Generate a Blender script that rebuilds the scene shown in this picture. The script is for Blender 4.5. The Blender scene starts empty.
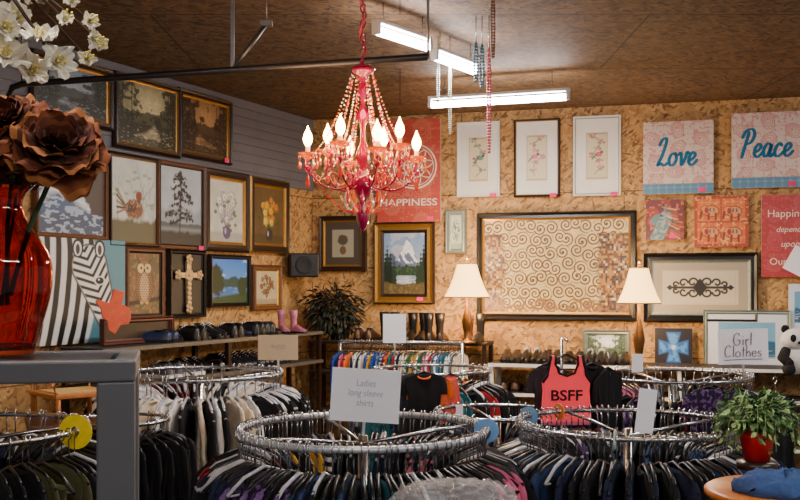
import bpy, math, random
import numpy as np
from mathutils import Vector, Matrix
R=random.Random(11)
H=1.75; F=1000.0
scene=bpy.context.scene
def P(px,py,d): return Vector(((px-400)/F*d, d, H-(py-285)/F*d))
# ---------------------------------------------------------------- camera
cd=bpy.data.cameras.new("camera"); cam=bpy.data.objects.new("camera",cd)
scene.collection.objects.link(cam); cam.location=(0,0,H); cam.rotation_euler=(math.pi/2,0,0)
cd.sensor_width=36; cd.lens=45; cd.shift_y=35/800; cd.clip_start=.02
scene.camera=cam
# ---------------------------------------------------------------- walls maths
ZC=H+1.32
C0=Vector((-.704,8.0))
BD=Vector((3.514,-.98)).normalized(); BN=Vector((BD.y,-BD.x))
LD=Vector((.432,.902)).normalized(); LN=Vector((LD.y,-LD.x))
WALL={'b':(BD,BN,math.atan2(BD.y,BD.x)),'l':(LD,LN,math.atan2(LD.y,LD.x))}
def wxy(w,px,off=0):
    d,n,_=WALL[w]; c=C0+n*off; k=(px-400)/F
    t=(k*c.y-c.x)/(d.x-k*d.y)
    return c+d*t
def wpt(w,px,z,off=0):
    p=wxy(w,px,off); return Vector((p.x,p.y,z))
# ---------------------------------------------------------------- materials
def lin(c):
    c=c/255.0
    return c/12.92 if c<=.04045 else ((c+.055)/1.055)**2.4
def S(r,g,b): return (lin(r),lin(g),lin(b))
MC={}
def mat(name,col=(128,128,128),rough=.6,metal=0,emis=0,ecol=None,var=.25,scale=30,bump=0,trans=0,alpha=1,ior=1.45,pattern=None,col2=None):
    if name in MC: return MC[name]
    m=bpy.data.materials.new(name); m.use_nodes=True; nt=m.node_tree; b=nt.nodes["Principled BSDF"]
    c=S(*col)
    tc=nt.nodes.new("ShaderNodeTexCoord")
    nz=nt.nodes.new("ShaderNodeTexNoise"); nz.inputs["Scale"].default_value=scale; nz.inputs["Detail"].default_value=3
    nt.links.new(tc.outputs["Object"],nz.inputs["Vector"])
    mx=nt.nodes.new("ShaderNodeMix"); mx.data_type='RGBA'
    mx.inputs["A"].default_value=tuple(max(0,x*(1-var)) for x in c)+(1,)
    mx.inputs["B"].default_value=tuple(min(1,x*(1+var)) for x in c)+(1,)
    nt.links.new(nz.outputs["Fac"],mx.inputs["Factor"])
    out=mx.outputs["Result"]
    if pattern:
        c2=S(*col2)
        if pattern=='stripe':
            t=nt.nodes.new("ShaderNodeTexWave"); t.bands_direction='Z'; t.inputs["Scale"].default_value=9; fo=t.outputs["Fac"]
        else:
            t=nt.nodes.new("ShaderNodeTexNoise"); t.inputs["Scale"].default_value=30; fo=t.outputs["Fac"]
        nt.links.new(tc.outputs["Object"],t.inputs["Vector"])
        rp=nt.nodes.new("ShaderNodeMapRange"); rp.inputs["From Min"].default_value=.5; rp.inputs["From Max"].default_value=.56
        nt.links.new(fo,rp.inputs["Value"])
        m2=nt.nodes.new("ShaderNodeMix"); m2.data_type='RGBA'
        nt.links.new(rp.outputs["Result"],m2.inputs["Factor"]); nt.links.new(out,m2.inputs["A"]); m2.inputs["B"].default_value=c2+(1,)
        out=m2.outputs["Result"]
    nt.links.new(out,b.inputs["Base Color"])
    b.inputs["Roughness"].default_value=rough; b.inputs["Metallic"].default_value=metal
    b.inputs["IOR"].default_value=ior
    if trans: b.inputs["Transmission Weight"].default_value=trans
    if alpha<1: b.inputs["Alpha"].default_value=alpha
    if emis:
        b.inputs["Emission Color"].default_value=S(*(ecol or col))+(1,); b.inputs["Emission Strength"].default_value=emis
    if bump:
        bp=nt.nodes.new("ShaderNodeBump"); bp.inputs["Strength"].default_value=bump; bp.inputs["Distance"].default_value=.01
        nt.links.new(nz.outputs["Fac"],bp.inputs["Height"]); nt.links.new(bp.outputs["Normal"],b.inputs["Normal"])
    MC[name]=m; return m
def painted():
    if 'painted_canvas' in MC: return MC['painted_canvas']
    m=bpy.data.materials.new('painted_canvas'); m.use_nodes=True; nt=m.node_tree; b=nt.nodes["Principled BSDF"]
    a=nt.nodes.new("ShaderNodeAttribute"); a.attribute_name="Col"
    nt.links.new(a.outputs["Color"],b.inputs["Base Color"]); b.inputs["Roughness"].default_value=.45
    MC['painted_canvas']=m; return m
def osb(name,dark,midc,light,ax,seam=(2.44,1.22),fs=1.0,mort=.004):
    m=bpy.data.materials.new(name); m.use_nodes=True; nt=m.node_tree; b=nt.nodes["Principled BSDF"]; L=nt.links.new
    tc=nt.nodes.new("ShaderNodeTexCoord"); sp=nt.nodes.new("ShaderNodeSeparateXYZ"); L(tc.outputs["Object"],sp.inputs[0])
    cb=nt.nodes.new("ShaderNodeCombineXYZ"); L(sp.outputs[ax[0]],cb.inputs[0]); L(sp.outputs[ax[1]],cb.inputs[1])
    wn=nt.nodes.new("ShaderNodeTexNoise"); wn.inputs["Scale"].default_value=30; L(cb.outputs[0],wn.inputs["Vector"])
    wa=nt.nodes.new("ShaderNodeVectorMath"); wa.operation='MULTIPLY_ADD'; wa.inputs[1].default_value=(.008,.008,0); L(wn.outputs["Color"],wa.inputs[0]); L(cb.outputs[0],wa.inputs[2])
    vs=[]
    for rot,sx,sy in ((.3,22,60),(1.4,20,56),(2.4,24,64)):
        mp=nt.nodes.new("ShaderNodeMapping"); mp.inputs["Rotation"].default_value=(0,0,rot); L(wa.outputs[0],mp.inputs["Vector"])
        ml=nt.nodes.new("ShaderNodeVectorMath"); ml.operation='MULTIPLY'; ml.inputs[1].default_value=(sx*fs,sy*fs,1); L(mp.outputs[0],ml.inputs[0])
        v=nt.nodes.new("ShaderNodeTexVoronoi"); v.voronoi_dimensions='2D'; v.inputs["Scale"].default_value=1; L(ml.outputs[0],v.inputs["Vector"]); vs.append(v)
    s2=[]
    for v in vs:
        q=nt.nodes.new("ShaderNodeSeparateColor"); L(v.outputs["Color"],q.inputs[0]); s2.append(q)
    g=nt.nodes.new("ShaderNodeMath"); g.operation='GREATER_THAN'; g.inputs[1].default_value=.5; L(s2[0].outputs[1],g.inputs[0])
    mA=nt.nodes.new("ShaderNodeMix"); L(g.outputs[0],mA.inputs[0]); L(s2[0].outputs[0],mA.inputs[2]); L(s2[1].outputs[0],mA.inputs[3])
    g2=nt.nodes.new("ShaderNodeMath"); g2.operation='GREATER_THAN'; g2.inputs[1].default_value=.62; L(s2[2].outputs[1],g2.inputs[0])
    mB=nt.nodes.new("ShaderNodeMix"); L(g2.outputs[0],mB.inputs[0]); L(mA.outputs[0],mB.inputs[2]); L(s2[2].outputs[0],mB.inputs[3])
    cr=nt.nodes.new("ShaderNodeValToRGB"); e=cr.color_ramp.elements
    e[0].position=.0; e[0].color=S(*dark)+(1,); e[1].position=1; e[1].color=S(*light)+(1,)
    k=e.new(.3); k.color=S(*midc)+(1,)
    L(mB.outputs[0],cr.inputs[0])
    br=nt.nodes.new("ShaderNodeTexBrick"); br.inputs["Scale"].default_value=1; br.inputs["Brick Width"].default_value=seam[0]; br.inputs["Row Height"].default_value=seam[1]
    br.inputs["Mortar Size"].default_value=mort; br.inputs["Color1"].default_value=(1,1,1,1); br.inputs["Color2"].default_value=(.9,.9,.9,1); br.inputs["Mortar"].default_value=(.3,.26,.2,1)
    L(cb.outputs[0],br.inputs["Vector"])
    mm=nt.nodes.new("ShaderNodeMix"); mm.data_type='RGBA'; mm.blend_type='MULTIPLY'; mm.inputs["Factor"].default_value=1
    L(cr.outputs[0],mm.inputs["A"]); L(br.outputs["Color"],mm.inputs["B"]); L(mm.outputs["Result"],b.inputs["Base Color"])
    b.inputs["Roughness"].default_value=.7
    return m
# ---------------------------------------------------------------- mesh builder
class MB:
    def __init__(s): s.v=[]; s.f=[]; s.m=[]; s.sm=[]
    def add(s,vs,fs,mi=0,sm=False):
        o=len(s.v); s.v+=[tuple(v) for v in vs]
        for k,f in enumerate(fs): s.f.append([i+o for i in f]); s.m.append(mi[k] if isinstance(mi,list) else mi); s.sm.append(sm)
    def box(s,c,size,mi=0,M=None):
        x,y,z=[q/2 for q in size]; c=Vector(c)
        vs=[Vector((a*x,b*y,d*z)) for a in(-1,1) for b in(-1,1) for d in(-1,1)]
        vs=[(M@v if M else v)+c for v in vs]
        s.add(vs,[(0,1,3,2),(4,6,7,5),(0,4,5,1),(2,3,7,6),(0,2,6,4),(1,5,7,3)],mi)
    def tube(s,pts,r,n=8,mi=0,closed=False,flat=(1,1)):
        pts=[Vector(p) for p in pts]; N=len(pts); vs=[]; up=Vector((0,0,1))
        for i,p in enumerate(pts):
            a=pts[(i-1)%N] if (closed or i>0) else p; b=pts[(i+1)%N] if (closed or i<N-1) else p
            t=(b-a)
            if t.length<1e-9: t=Vector((0,0,1))
            t.normalize()
            ref=up if abs(t.z)<.95 else Vector((0,1,0))
            x=ref.cross(t).normalized(); y=t.cross(x)
            rr=r[i] if isinstance(r,(list,tuple)) else r
            for k in range(n):
                q=2*math.pi*k/n; vs.append(p+x*math.cos(q)*rr*flat[0]+y*math.sin(q)*rr*flat[1])
        fs=[]
        for i in range(N if closed else N-1):
            j=(i+1)%N
            for k in range(n):
                l=(k+1)%n; fs.append((i*n+k,i*n+l,j*n+l,j*n+k))
        if not closed: fs.append(tuple(range(n))[::-1]); fs.append(tuple((N-1)*n+k for k in range(n)))
        s.add(vs,fs,mi,True)
    def stroke(s,pts,w,y0,y1,mi=0):
        N=len(pts); vs=[]
        for i,(x,z) in enumerate(pts):
            a=pts[max(0,i-1)]; b=pts[min(N-1,i+1)]; t=Vector((b[0]-a[0],b[1]-a[1])); t=t.normalized() if t.length>1e-9 else Vector((1,0))
            ww=w[i] if isinstance(w,list) else w
            for y in(y0,y1):
                vs+= [(x-t.y*ww,y,z+t.x*ww),(x+t.y*ww,y,z-t.x*ww)]
        fs=[]
        for i in range(N-1):
            p=4*i; q=p+4; fs+=[(p,p+1,q+1,q),(p+2,q+2,q+3,p+3),(p,q,q+2,p+2),(p+1,p+3,q+3,q+1)]
        s.add(vs,fs,mi)
    def lathe(s,prof,n=24,mi=0,c=(0,0,0),wob=None):
        c=Vector(c); vs=[]; 
        for r,z in prof:
            for k in range(n):
                q=2*math.pi*k/n; rr=r*(wob(q) if wob else 1); vs.append(c+Vector((rr*math.cos(q),rr*math.sin(q),z)))
        fs=[]
        for i in range(len(prof)-1):
            for k in range(n):
                l=(k+1)%n; fs.append((i*n+k,i*n+l,(i+1)*n+l,(i+1)*n+k))
        s.add(vs,fs,mi,True)
    def sph(s,c,r,mi=0,n=10,k=6):
        if not isinstance(r,(tuple,list)): r=(r,r,r)
        c=Vector(c); vs=[c+Vector((0,0,-r[2]))]
        for i in range(1,k):
            p=math.pi*i/k-math.pi/2
            for j in range(n):
                q=2*math.pi*j/n; vs.append(c+Vector((r[0]*math.cos(p)*math.cos(q),r[1]*math.cos(p)*math.sin(q),r[2]*math.sin(p))))
        vs.append(c+Vector((0,0,r[2]))); fs=[]
        for j in range(n):
            fs.append((0,1+(j+1)%n,1+j))
            for i in range(k-2):
                a=1+i*n; b=a+n; fs.append((a+j,a+(j+1)%n,b+(j+1)%n,b+j))
            a=1+(k-2)*n; fs.append((a+j,a+(j+1)%n,len(vs)-1))
        s.add(vs,fs,mi,True)
    def poly(s,pts,y0,y1,mi=0):
        n=len(pts); vs=[(x,y0,z) for x,z in pts]+[(x,y1,z) for x,z in pts]
        fs=[tuple(range(n)),tuple(range(2*n-1,n-1,-1))]+[(i,i+n,(i+1)%n+n,(i+1)%n) for i in range(n)]
        s.add(vs,fs,mi)
    def mesh(s,name,mats):
        me=bpy.data.meshes.new(name); me.from_pydata(s.v,[],s.f)
        for m in mats: me.materials.append(m)
        me.polygons.foreach_set("material_index",s.m); me.polygons.foreach_set("use_smooth",s.sm)
        me.update(); return me
    def obj(s,name,mats,parent=None,loc=None,rot=None,bevel=0):
        if not isinstance(mats,(list,tuple)): mats=[mats]
        o=bpy.data.objects.new(name,s.mesh(name,mats)); scene.collection.objects.link(o)
        if parent: o.parent=parent
        if loc is not None: o.location=loc
        if rot is not None: o.rotation_euler=rot
        if bevel:
            b=o.modifiers.new("bevel",'BEVEL'); b.width=bevel; b.segments=2; b.limit_method='ANGLE'
        return o
def smoothpts(p,k=6):
    p=[Vector((a,b)) for a,b in p]; q=[p[0]]+p+[p[-1]]; o=[]
    for i in range(1,len(q)-2):
        for j in range(k):
            t=j/k; a,b,c,d=q[i-1],q[i],q[i+1],q[i+2]
            o.append(.5*((2*b)+(c-a)*t+(2*a-5*b+4*c-d)*t*t+(-a+3*b-3*c+d)*t**3))
    o.append(p[-1]); return [(v.x,v.y) for v in o]
def tag(o,label,cat,group=None,kind=None):
    o["label"]=label; o["category"]=cat
    if group: o["group"]=group
    if kind: o["kind"]=kind
    return o
def root(name,label,cat,loc,rz=0,group=None,rot=None):
    o=bpy.data.objects.new(name,None); o.empty_display_size=.05; scene.collection.objects.link(o)
    o.location=loc; o.rotation_euler=rot if rot else (0,0,rz)
    return tag(o,label,cat,group)
def copy_tree(o,loc,rot,scale=None):
    c=o.copy(); scene.collection.objects.link(c); c.location=loc; c.rotation_euler=rot
    if scale: c.scale=scale
    def rec(a,b):
        for ch in a.children:
            q=ch.copy(); scene.collection.objects.link(q); q.parent=b; rec(ch,q)
    rec(o,c)
    return c
def textmesh(body,w,h=None,shear=0,ext=.0006,bold=0,align='CENTER',sp=1):
    cu=bpy.data.curves.new("lettering",'FONT'); cu.body=body; cu.size=1; cu.shear=shear; cu.extrude=ext; cu.offset=bold; cu.align_x=align; cu.space_line=sp
    cu.resolution_u=3
    o=bpy.data.objects.new("tmp",cu); scene.collection.objects.link(o)
    dg=bpy.context.evaluated_depsgraph_get(); me=bpy.data.meshes.new_from_object(o.evaluated_get(dg))
    bpy.data.objects.remove(o); bpy.data.curves.remove(cu)
    n=len(me.vertices); a=np.zeros(n*3); me.vertices.foreach_get("co",a); a=a.reshape(-1,3)
    mn=a.min(0); mxx=a.max(0); a[:,0]-=(mn[0]+mxx[0])/2; a[:,1]-=(mn[1]+mxx[1])/2
    sx=w/(mxx[0]-mn[0]); sy=h/(mxx[1]-mn[1]) if h else sx
    a[:,0]*=sx; a[:,1]*=sy
    me.vertices.foreach_set("co",a.ravel()); me.update(); return me
def text(parent,body,w,pos,m,h=None,shear=0,bold=0,name="lettering",rot=0,sp=1):
    me=textmesh(body,w,h,shear,bold=bold,sp=sp); me.materials.clear(); me.materials.append(m)
    o=bpy.data.objects.new(name,me); scene.collection.objects.link(o); o.parent=parent; o.location=pos; o.rotation_euler=(math.pi/2,rot,0)
    return o
GL={'L':([[(.02,.74),(.12,.95),(.28,1.0),(.3,.8),(.19,.35),(.06,.04),(.18,.1),(.34,.02),(.5,.12)]],.5),
'o':([[(.26,.46),(.1,.4),(.04,.2),(.13,.02),(.3,.08),(.35,.28),(.26,.46),(.34,.38),(.48,.42)]],.44),
'v':([[(.0,.4),(.07,.46),(.12,.3),(.17,.02),(.3,.25),(.35,.48),(.44,.42)]],.42),
'e':([[(.0,.16),(.18,.22),(.3,.36),(.2,.47),(.07,.34),(.06,.12),(.18,.01),(.32,.08),(.42,.2)]],.4),
'P':([[(.28,.9),(.2,.5),(.1,.0)],[(.02,.7),(.14,.93),(.4,1.0),(.53,.8),(.42,.54),(.18,.46)]],.58),
'a':([[(.32,.42),(.16,.47),(.04,.26),(.1,.03),(.24,.08),(.35,.44),(.31,.1),(.38,.01),(.5,.14)]],.48),
'c':([[(.32,.38),(.2,.47),(.06,.3),(.06,.1),(.17,.01),(.32,.08),(.42,.18)]],.4),
'G':([[(.46,.8),(.3,.98),(.08,.8),(.04,.3),(.2,.02),(.44,.12),(.46,.42),(.28,.42)]],.62),
'i':([[(.08,.46),(.08,.02)],[(.07,.66),(.09,.68)]],.22),
'r':([[(.06,.46),(.06,.0)],[(.06,.3),(.18,.46),(.28,.42)]],.34),
'l':([[(.08,.98),(.08,.02)]],.2),
'C':([[(.44,.82),(.28,.98),(.08,.78),(.04,.3),(.2,.02),(.46,.14)]],.56),
'O':([[(.22,.46),(.06,.36),(.06,.1),(.2,.0),(.34,.1),(.34,.36),(.22,.46)]],.44),
't':([[(.14,.84),(.13,.02)],[(.0,.56),(.28,.58)]],.32),
'h':([[(.06,.98),(.06,.0)],[(.06,.28),(.2,.46),(.3,.32),(.3,.0)]],.4),
'E':([[(.06,.24),(.32,.28),(.26,.46),(.08,.4),(.06,.1),(.2,.0),(.34,.08)]],.42),
's':([[(.28,.42),(.12,.46),(.08,.32),(.26,.18),(.22,.02),(.04,.04)]],.34)}
def script_text(parent,word,w,h,y,m,z=0,shear=.18,lw=.05,x0=0,name="brush_lettering"):
    b=MB(); x=0; tot=sum(GL[c][1] for c in word)
    for c in word:
        for st in GL[c][0]:
            p=smoothpts([(q[0]+x+shear*q[1],q[1]) for q in st],8); n=len(p)
            p=[((a-(tot+shear)/2)/(tot+.1)*w+x0,(e-.45)*h+z) for a,e in p]
            ww=[]
            for i in range(n):
                a=p[max(0,i-1)]; e=p[min(n-1,i+1)]; dz=abs(e[1]-a[1])/(math.hypot(e[0]-a[0],e[1]-a[1])+1e-9); ww.append(lw*h*(.6+.5*dz))
            b.stroke(p,ww,y-.001,y+.001)
            for q in (p[0],p[-1]): b.sph((q[0],y,q[1]),(lw*h*.7,.001,lw*h*.7),0,8,4)
        x+=GL[c][1]
    return b.obj(name,m,parent=parent)
# ---------------------------------------------------------------- common materials
black=mat("black_plastic",(18,18,20),.35); chrome=mat("chrome_metal",(190,192,195),.25,1,var=.05)
paper=mat("white_paper",(246,245,250),.8,var=.02); ink=mat("grey_ink",(165,165,185),.8)
gold=mat("gold_frame",(160,118,52),.35,.6); darkwood=mat("dark_wood",(42,27,18),.35,var=.5,scale=40)
wood=mat("brown_wood",(105,66,38),.5,var=.4); white=mat("white_paint",(225,225,222),.5,var=.05)
silver=mat("silver_frame",(140,150,140),.4,.5); blackfr=mat("black_frame",(20,18,18),.3)
pinktag=mat("pink_tag",(235,50,120),.7)
# ---------------------------------------------------------------- shell
WOSB=osb("wall_chipboard",(112,78,42),(170,126,72),(204,160,100),(0,2))
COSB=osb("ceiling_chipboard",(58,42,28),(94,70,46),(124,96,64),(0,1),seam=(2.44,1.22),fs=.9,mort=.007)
def plate(name,w,h,t,loc,rz,m,label):
    b=MB(); b.box((w/2,t/2,h/2),(w,t,h)); o=b.obj(name,m,loc=loc,rot=(0,0,rz)); return tag(o,label,"wall",kind="structure")
o=plate("wall_back",6.5,ZC,.1,(C0.x,C0.y,0),WALL['b'][2],WOSB,"unpainted chipboard wall hung with pictures")
lstart=C0-LD*9
o=plate("wall_left",9,ZC,.1,(lstart.x,lstart.y,0),WALL['l'][2],WOSB,"chipboard side wall with pictures")
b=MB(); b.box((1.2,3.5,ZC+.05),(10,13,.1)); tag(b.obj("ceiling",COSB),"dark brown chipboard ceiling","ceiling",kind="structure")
b=MB(); b.box((1.2,3.5,-.05),(10,13,.1)); tag(b.obj("floor",mat("concrete",(95,90,85),.7,scale=4)),"grey concrete floor","floor",kind="structure")
b=MB(); z0=2.5; n=9; ph=(ZC-z0)/n
for i in range(n):
    z=z0+i*ph; b.box((4.5,-.008,z+ph*.45),(9,.012,ph*.86))
b.box((4.5,-.002,(z0+ZC)/2),(9,.008,ZC-z0))
tag(b.obj("trim_1",mat("grey_siding",(104,104,110),.6,var=.15,scale=6),loc=(lstart.x,lstart.y,0),rot=(0,0,WALL['l'][2])),"grey horizontal metal siding above the chipboard","siding",kind="structure")
# ---------------------------------------------------------------- painting helpers
def vn(x,y,seed):
    g=np.random.RandomState(seed).rand(64,64)
    xi=np.floor(x).astype(int); yi=np.floor(y).astype(int); fx=x-xi; fy=y-yi
    fx=fx*fx*(3-2*fx); fy=fy*fy*(3-2*fy)
    a=g[xi%64,yi%64]; b_=g[(xi+1)%64,yi%64]; c=g[xi%64,(yi+1)%64]; d=g[(xi+1)%64,(yi+1)%64]
    return a*(1-fx)*(1-fy)+b_*fx*(1-fy)+c*(1-fx)*fy+d*fx*fy
def fbm(x,y,seed,o=3):
    r=0; a=.5; t=0
    for i in range(o): r=r+a*vn(x*2**i,y*2**i,seed+i); t+=a; a*=.5
    return r/t
def A(*c): return np.array(S(*c))
def base(x,c): return np.zeros(x.shape+(3,))+A(*c)
def mx(c,m,col):
    m=np.clip(m,0,1)[...,None]; col=A(*col) if isinstance(col,tuple) else col
    return c*(1-m)+col*m
def sm(d,e=.03): return np.clip(.5-d/e,0,1)
def ell(x,y,cx,cy,rx,ry): return np.sqrt(((x-cx)/rx)**2+((y-cy)/ry)**2)-1
def seg(x,y,a,b_,w):
    ax,ay=a; bx,by=b_; dx=bx-ax; dy=by-ay; t=np.clip(((x-ax)*dx+(y-ay)*dy)/(dx*dx+dy*dy+1e-9),0,1)
    return np.hypot(x-ax-t*dx,y-ay-t*dy)-w
def art_land(sky,hill,ground,water,tree,seed=1,glow=None,fq=1.0,dens=.72):
    def f(x,y,asp):
        n=fbm(x*4,y*5,seed); g=glow or tuple(min(255,int(q*1.5+25)) for q in sky)
        c=base(x,sky); c=mx(c,np.exp(-((x-.52)**2+(y-.66)**2)*9)*(.7+.5*n),g)
        hr=.48+.1*fbm(x*7,x*0,seed+3)+.04*vn(x*40,x*0,seed+4); c=mx(c,sm(y-hr,.02)*.9,hill)
        gy=.34+.05*fbm(x*5,x*0,seed+7); gm=sm(y-gy,.03); c=mx(c,gm,ground)
        wd=np.clip((.36-y)*.9,0.02,.3)*(.5+fbm(x*6,y*9,seed+8)); cxp=.5+.12*np.sin(y*9+seed)
        c=mx(c,sm(abs(x-cxp)-wd,.1)*sm(y-gy,.02)*.8,water); c=mx(c,(vn(x*9,y*60,seed+9)>.72)*sm(abs(x-cxp)-wd,.05)*sm(y-gy,.02)*.7,g)
        e=np.abs(x-.5)*2
        fol=fbm(x*9*fq,y*9*fq,seed+20,4)+.55*e-.28*np.abs(y-.55); c=mx(c,sm(dens-fol,.06)*(y>.2)*.9,tree)
        c=mx(c,(vn(x*38,y*34,seed+21)>.7)*sm(dens+.02-fol,.04)*(y>.22)*.5,tuple(min(255,q+int(35+.25*q)) for q in hill))
        r=np.random.RandomState(seed)
        for k in range(5):
            tx=r.rand()*.3 if k%2 else 1-r.rand()*.3; c=mx(c,sm(seg(x,y,(tx,.22),(tx+.05*(r.rand()-.5),.95),.008),.01)*.8,tuple(int(q*.6) for q in tree))
        c=mx(c,sm(y-.08-.12*fbm(x*10,x*0,seed+31),.03)*.85,tree); c=mx(c,(vn(x*30,y*40,seed+33)>.78)*(y<.3)*.35,g)
        return c*(0.75+.5*fbm(x*26,y*26,seed+11)[...,None])
    return f
def art_flower(bg,fl,leaf=(50,80,45),seed=3,n=9,vase=None):
    def f(x,y,asp):
        c=base(x,bg)*(0.8+.4*fbm(x*5,y*5,seed)[...,None]); r=np.random.RandomState(seed)
        c=mx(c,sm(y-.16,.05)*.5,tuple(int(q*.6) for q in bg))
        pts=[(.5+.27*math.cos(i*2.4)*r.rand()**.3,.58+.25*math.sin(i*2.4)*r.rand()**.3) for i in range(n)]
        for p in pts: c=mx(c,sm(seg(x,y,(.5,.18),p,.006),.012),leaf)
        for k in range(26):
            a=r.rand()*6.28; q=.1+.25*r.rand(); c=mx(c,sm(ell(x,y,.5+q*math.cos(a),.5+q*math.sin(a),.045,.03),.5)*.8,tuple(int(v*(.6+.8*r.rand())) for v in leaf))
        for i,p in enumerate(pts):
            cc=fl[i%len(fl)]; sz=.06+.03*r.rand()
            th=np.arctan2(y-p[1],(x-p[0])); rad=np.hypot((x-p[0]),(y-p[1]))
            c=mx(c,sm(rad-sz-.015*np.cos(5*th+i),.02),tuple(int(v*.75) for v in cc)); c=mx(c,sm(np.hypot(x-p[0]+.012,y-p[1]-.012)-sz*.72,.03),cc); c=mx(c,sm(rad-.018,.015),(190,145,60))
        if vase: c=mx(c,sm(ell(x,y,.5,.16,.12,.11),.1),vase); c=mx(c,sm(ell(x,y,.46,.18,.03,.05),.3)*.6,(210,210,210))
        return c
    return f
def art_sea(x,y,asp):
    n=fbm(x*7,y*12,4,4); c=base(x,(140,152,172))*(0.8+.4*fbm(x*4,y*6,1)[...,None]); c=mx(c,sm(y-.62),(70,95,130)); c=mx(c,sm(abs(y-.42-.12*np.sin(x*5)-.14*n)-.06,.1),(225,230,232))
    c=mx(c,sm(y-.2-.2*n,.04),(70,84,108)); c=mx(c,(fbm(x*14,y*26,9)>.55)*.7*(y<.55),(190,205,218)); c=mx(c,sm(.85-x-.2*n,.04)*(y>.3),(75,62,54)); return c
def art_bird(x,y,asp):
    c=base(x,(206,210,200))*(0.8+.35*fbm(x*4,y*4,2)[...,None])
    r=np.random.RandomState(4)
    for k in range(16): c=mx(c,sm(seg(x,y,(r.rand(),.05),(r.rand(),.55+.4*r.rand()),.004),.012)*.7,(110,118,75))
    for k in range(22): c=mx(c,sm(ell(x,y,r.rand(),.15+.75*r.rand(),.05,.018),.5)*.6,(130,140,95))
    c=mx(c,sm(y-.2-.12*fbm(x*8,x*0,5),.05),(98,92,66))
    nb=.35*(fbm(x*20,y*20,6)-.5)
    c=mx(c,sm(ell(x,y,.5,.4,.2,.12)+nb,.2),(128,82,54)); c=mx(c,sm(ell(x,y,.42,.42,.13,.06)+nb,.2),(82,56,42)); c=mx(c,sm(ell(x,y,.6,.56,.07,.06)+nb,.2),(150,60,50)); c=mx(c,sm(seg(x,y,(.58,.45),(.6,.54),.045),.03),(110,70,50))
    for k in range(5): c=mx(c,sm(seg(x,y,(.34,.4),(.12,.62-.07*k),.014),.015),(70,50,40) if k%2 else (150,110,80))
    c=mx(c,(vn(x*40,y*50,8)>.72)*sm(ell(x,y,.5,.4,.2,.12),.1)*.7,(190,150,110))
    c=mx(c,sm(seg(x,y,(.66,.56),(.71,.55),.008),.01),(200,160,80)); return c
def art_tree(x,y,asp):
    c=base(x,(182,188,194))*(0.78+.4*fbm(x*3,y*5,12)[...,None])
    c=mx(c,sm(y-.4-.1*fbm(x*7,x*0,3),.08)*.6,(120,128,136)); c=mx(c,sm(y-.26-.04*fbm(x*9,x*0,4),.02),(85,90,92)); c=mx(c,sm(abs(y-.2),.08)*.6,(190,195,200)); c=mx(c,sm(y-.13-.06*fbm(x*12,x*0,5),.03),(46,46,46))
    c=mx(c,sm(seg(x,y,(.47,.1),(.52,.94),.01),.012),(26,24,24))
    for k in range(17):
        h=.3+k*.038; w=(.12+.22*(1-k/17))*(.7+.5*((k*7)%5)/5); s=1 if k%2 else -1
        c=mx(c,sm(seg(x,y,(.49,h+.02),(.5+s*w,h-.03+.03*math.sin(k)),.02)+.1*(fbm(x*34,y*34,k)-.5),.03),(30,33,34))
    return c
def art_zebra(x,y,asp):
    f=fbm(x*3,y*3,9); W=(228,228,222); K=(16,17,20)
    c=base(x,(84,138,152))*(0.85+.3*fbm(x*3,y*3,4)[...,None])
    ne=.5+.16*np.sin(y*2.2+.2); nm=sm(x-ne,.02)
    st=np.sin((x+.25*(y-.5)**2-.10*y)*50+1.2*f+.9*np.sin(y*4))
    c=mx(c,nm,W); c=mx(c,nm*sm(-st,.5),K)
    c=mx(c,sm(abs(x-.40-.02*np.sin(y*60)-.1*(y-.6))-.035,.02)*(y>.74),K)
    ax,ay,bx,by=.56,.74,.80,.17; dx,dy=bx-ax,by-ay; L=math.hypot(dx,dy); t=((x-ax)*dx+(y-ay)*dy)/L; pp=((x-ax)*-dy+(y-ay)*dx)/L*-1; tc=np.clip(t,0,L)
    dist=np.hypot(x-ax-dx/L*tc,y-ay-dy/L*tc)-(.20-.10*tc/L); hm=sm(dist,.02)
    fs=np.sin((t+.75*np.abs(pp))*74+1.0*f)
    c=mx(c,sm(dist-.018,.015),K); c=mx(c,hm,W); c=mx(c,hm*sm(-fs+.2,.5)*sm(t-L*.8,.05),K)
    c=mx(c,hm*sm(L*.86-t,.06),(42,38,40)); c=mx(c,sm(ell(x,y,.85,.15,.02,.015),.3),(5,5,5)); c=mx(c,sm(ell(x,y,.84,.11,.05,.01),.3),(110,100,100))
    c=mx(c,sm(ell(x,y,.68,.6,.07,.045),.15),W); c=mx(c,sm(ell(x,y,.68,.6,.05,.034),.15),(10,9,9)); c=mx(c,sm(ell(x,y,.67,.61,.012,.01),.3),(230,230,230))
    for ex in(.42,.68): c=mx(c,sm(ell(x,y,ex,.91,.065,.09),.12),K); c=mx(c,sm(ell(x,y,ex,.905,.045,.07),.12),W); c=mx(c,sm(ell(x,y,ex,.9,.024,.05),.2),(60,54,52))
    return c
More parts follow.
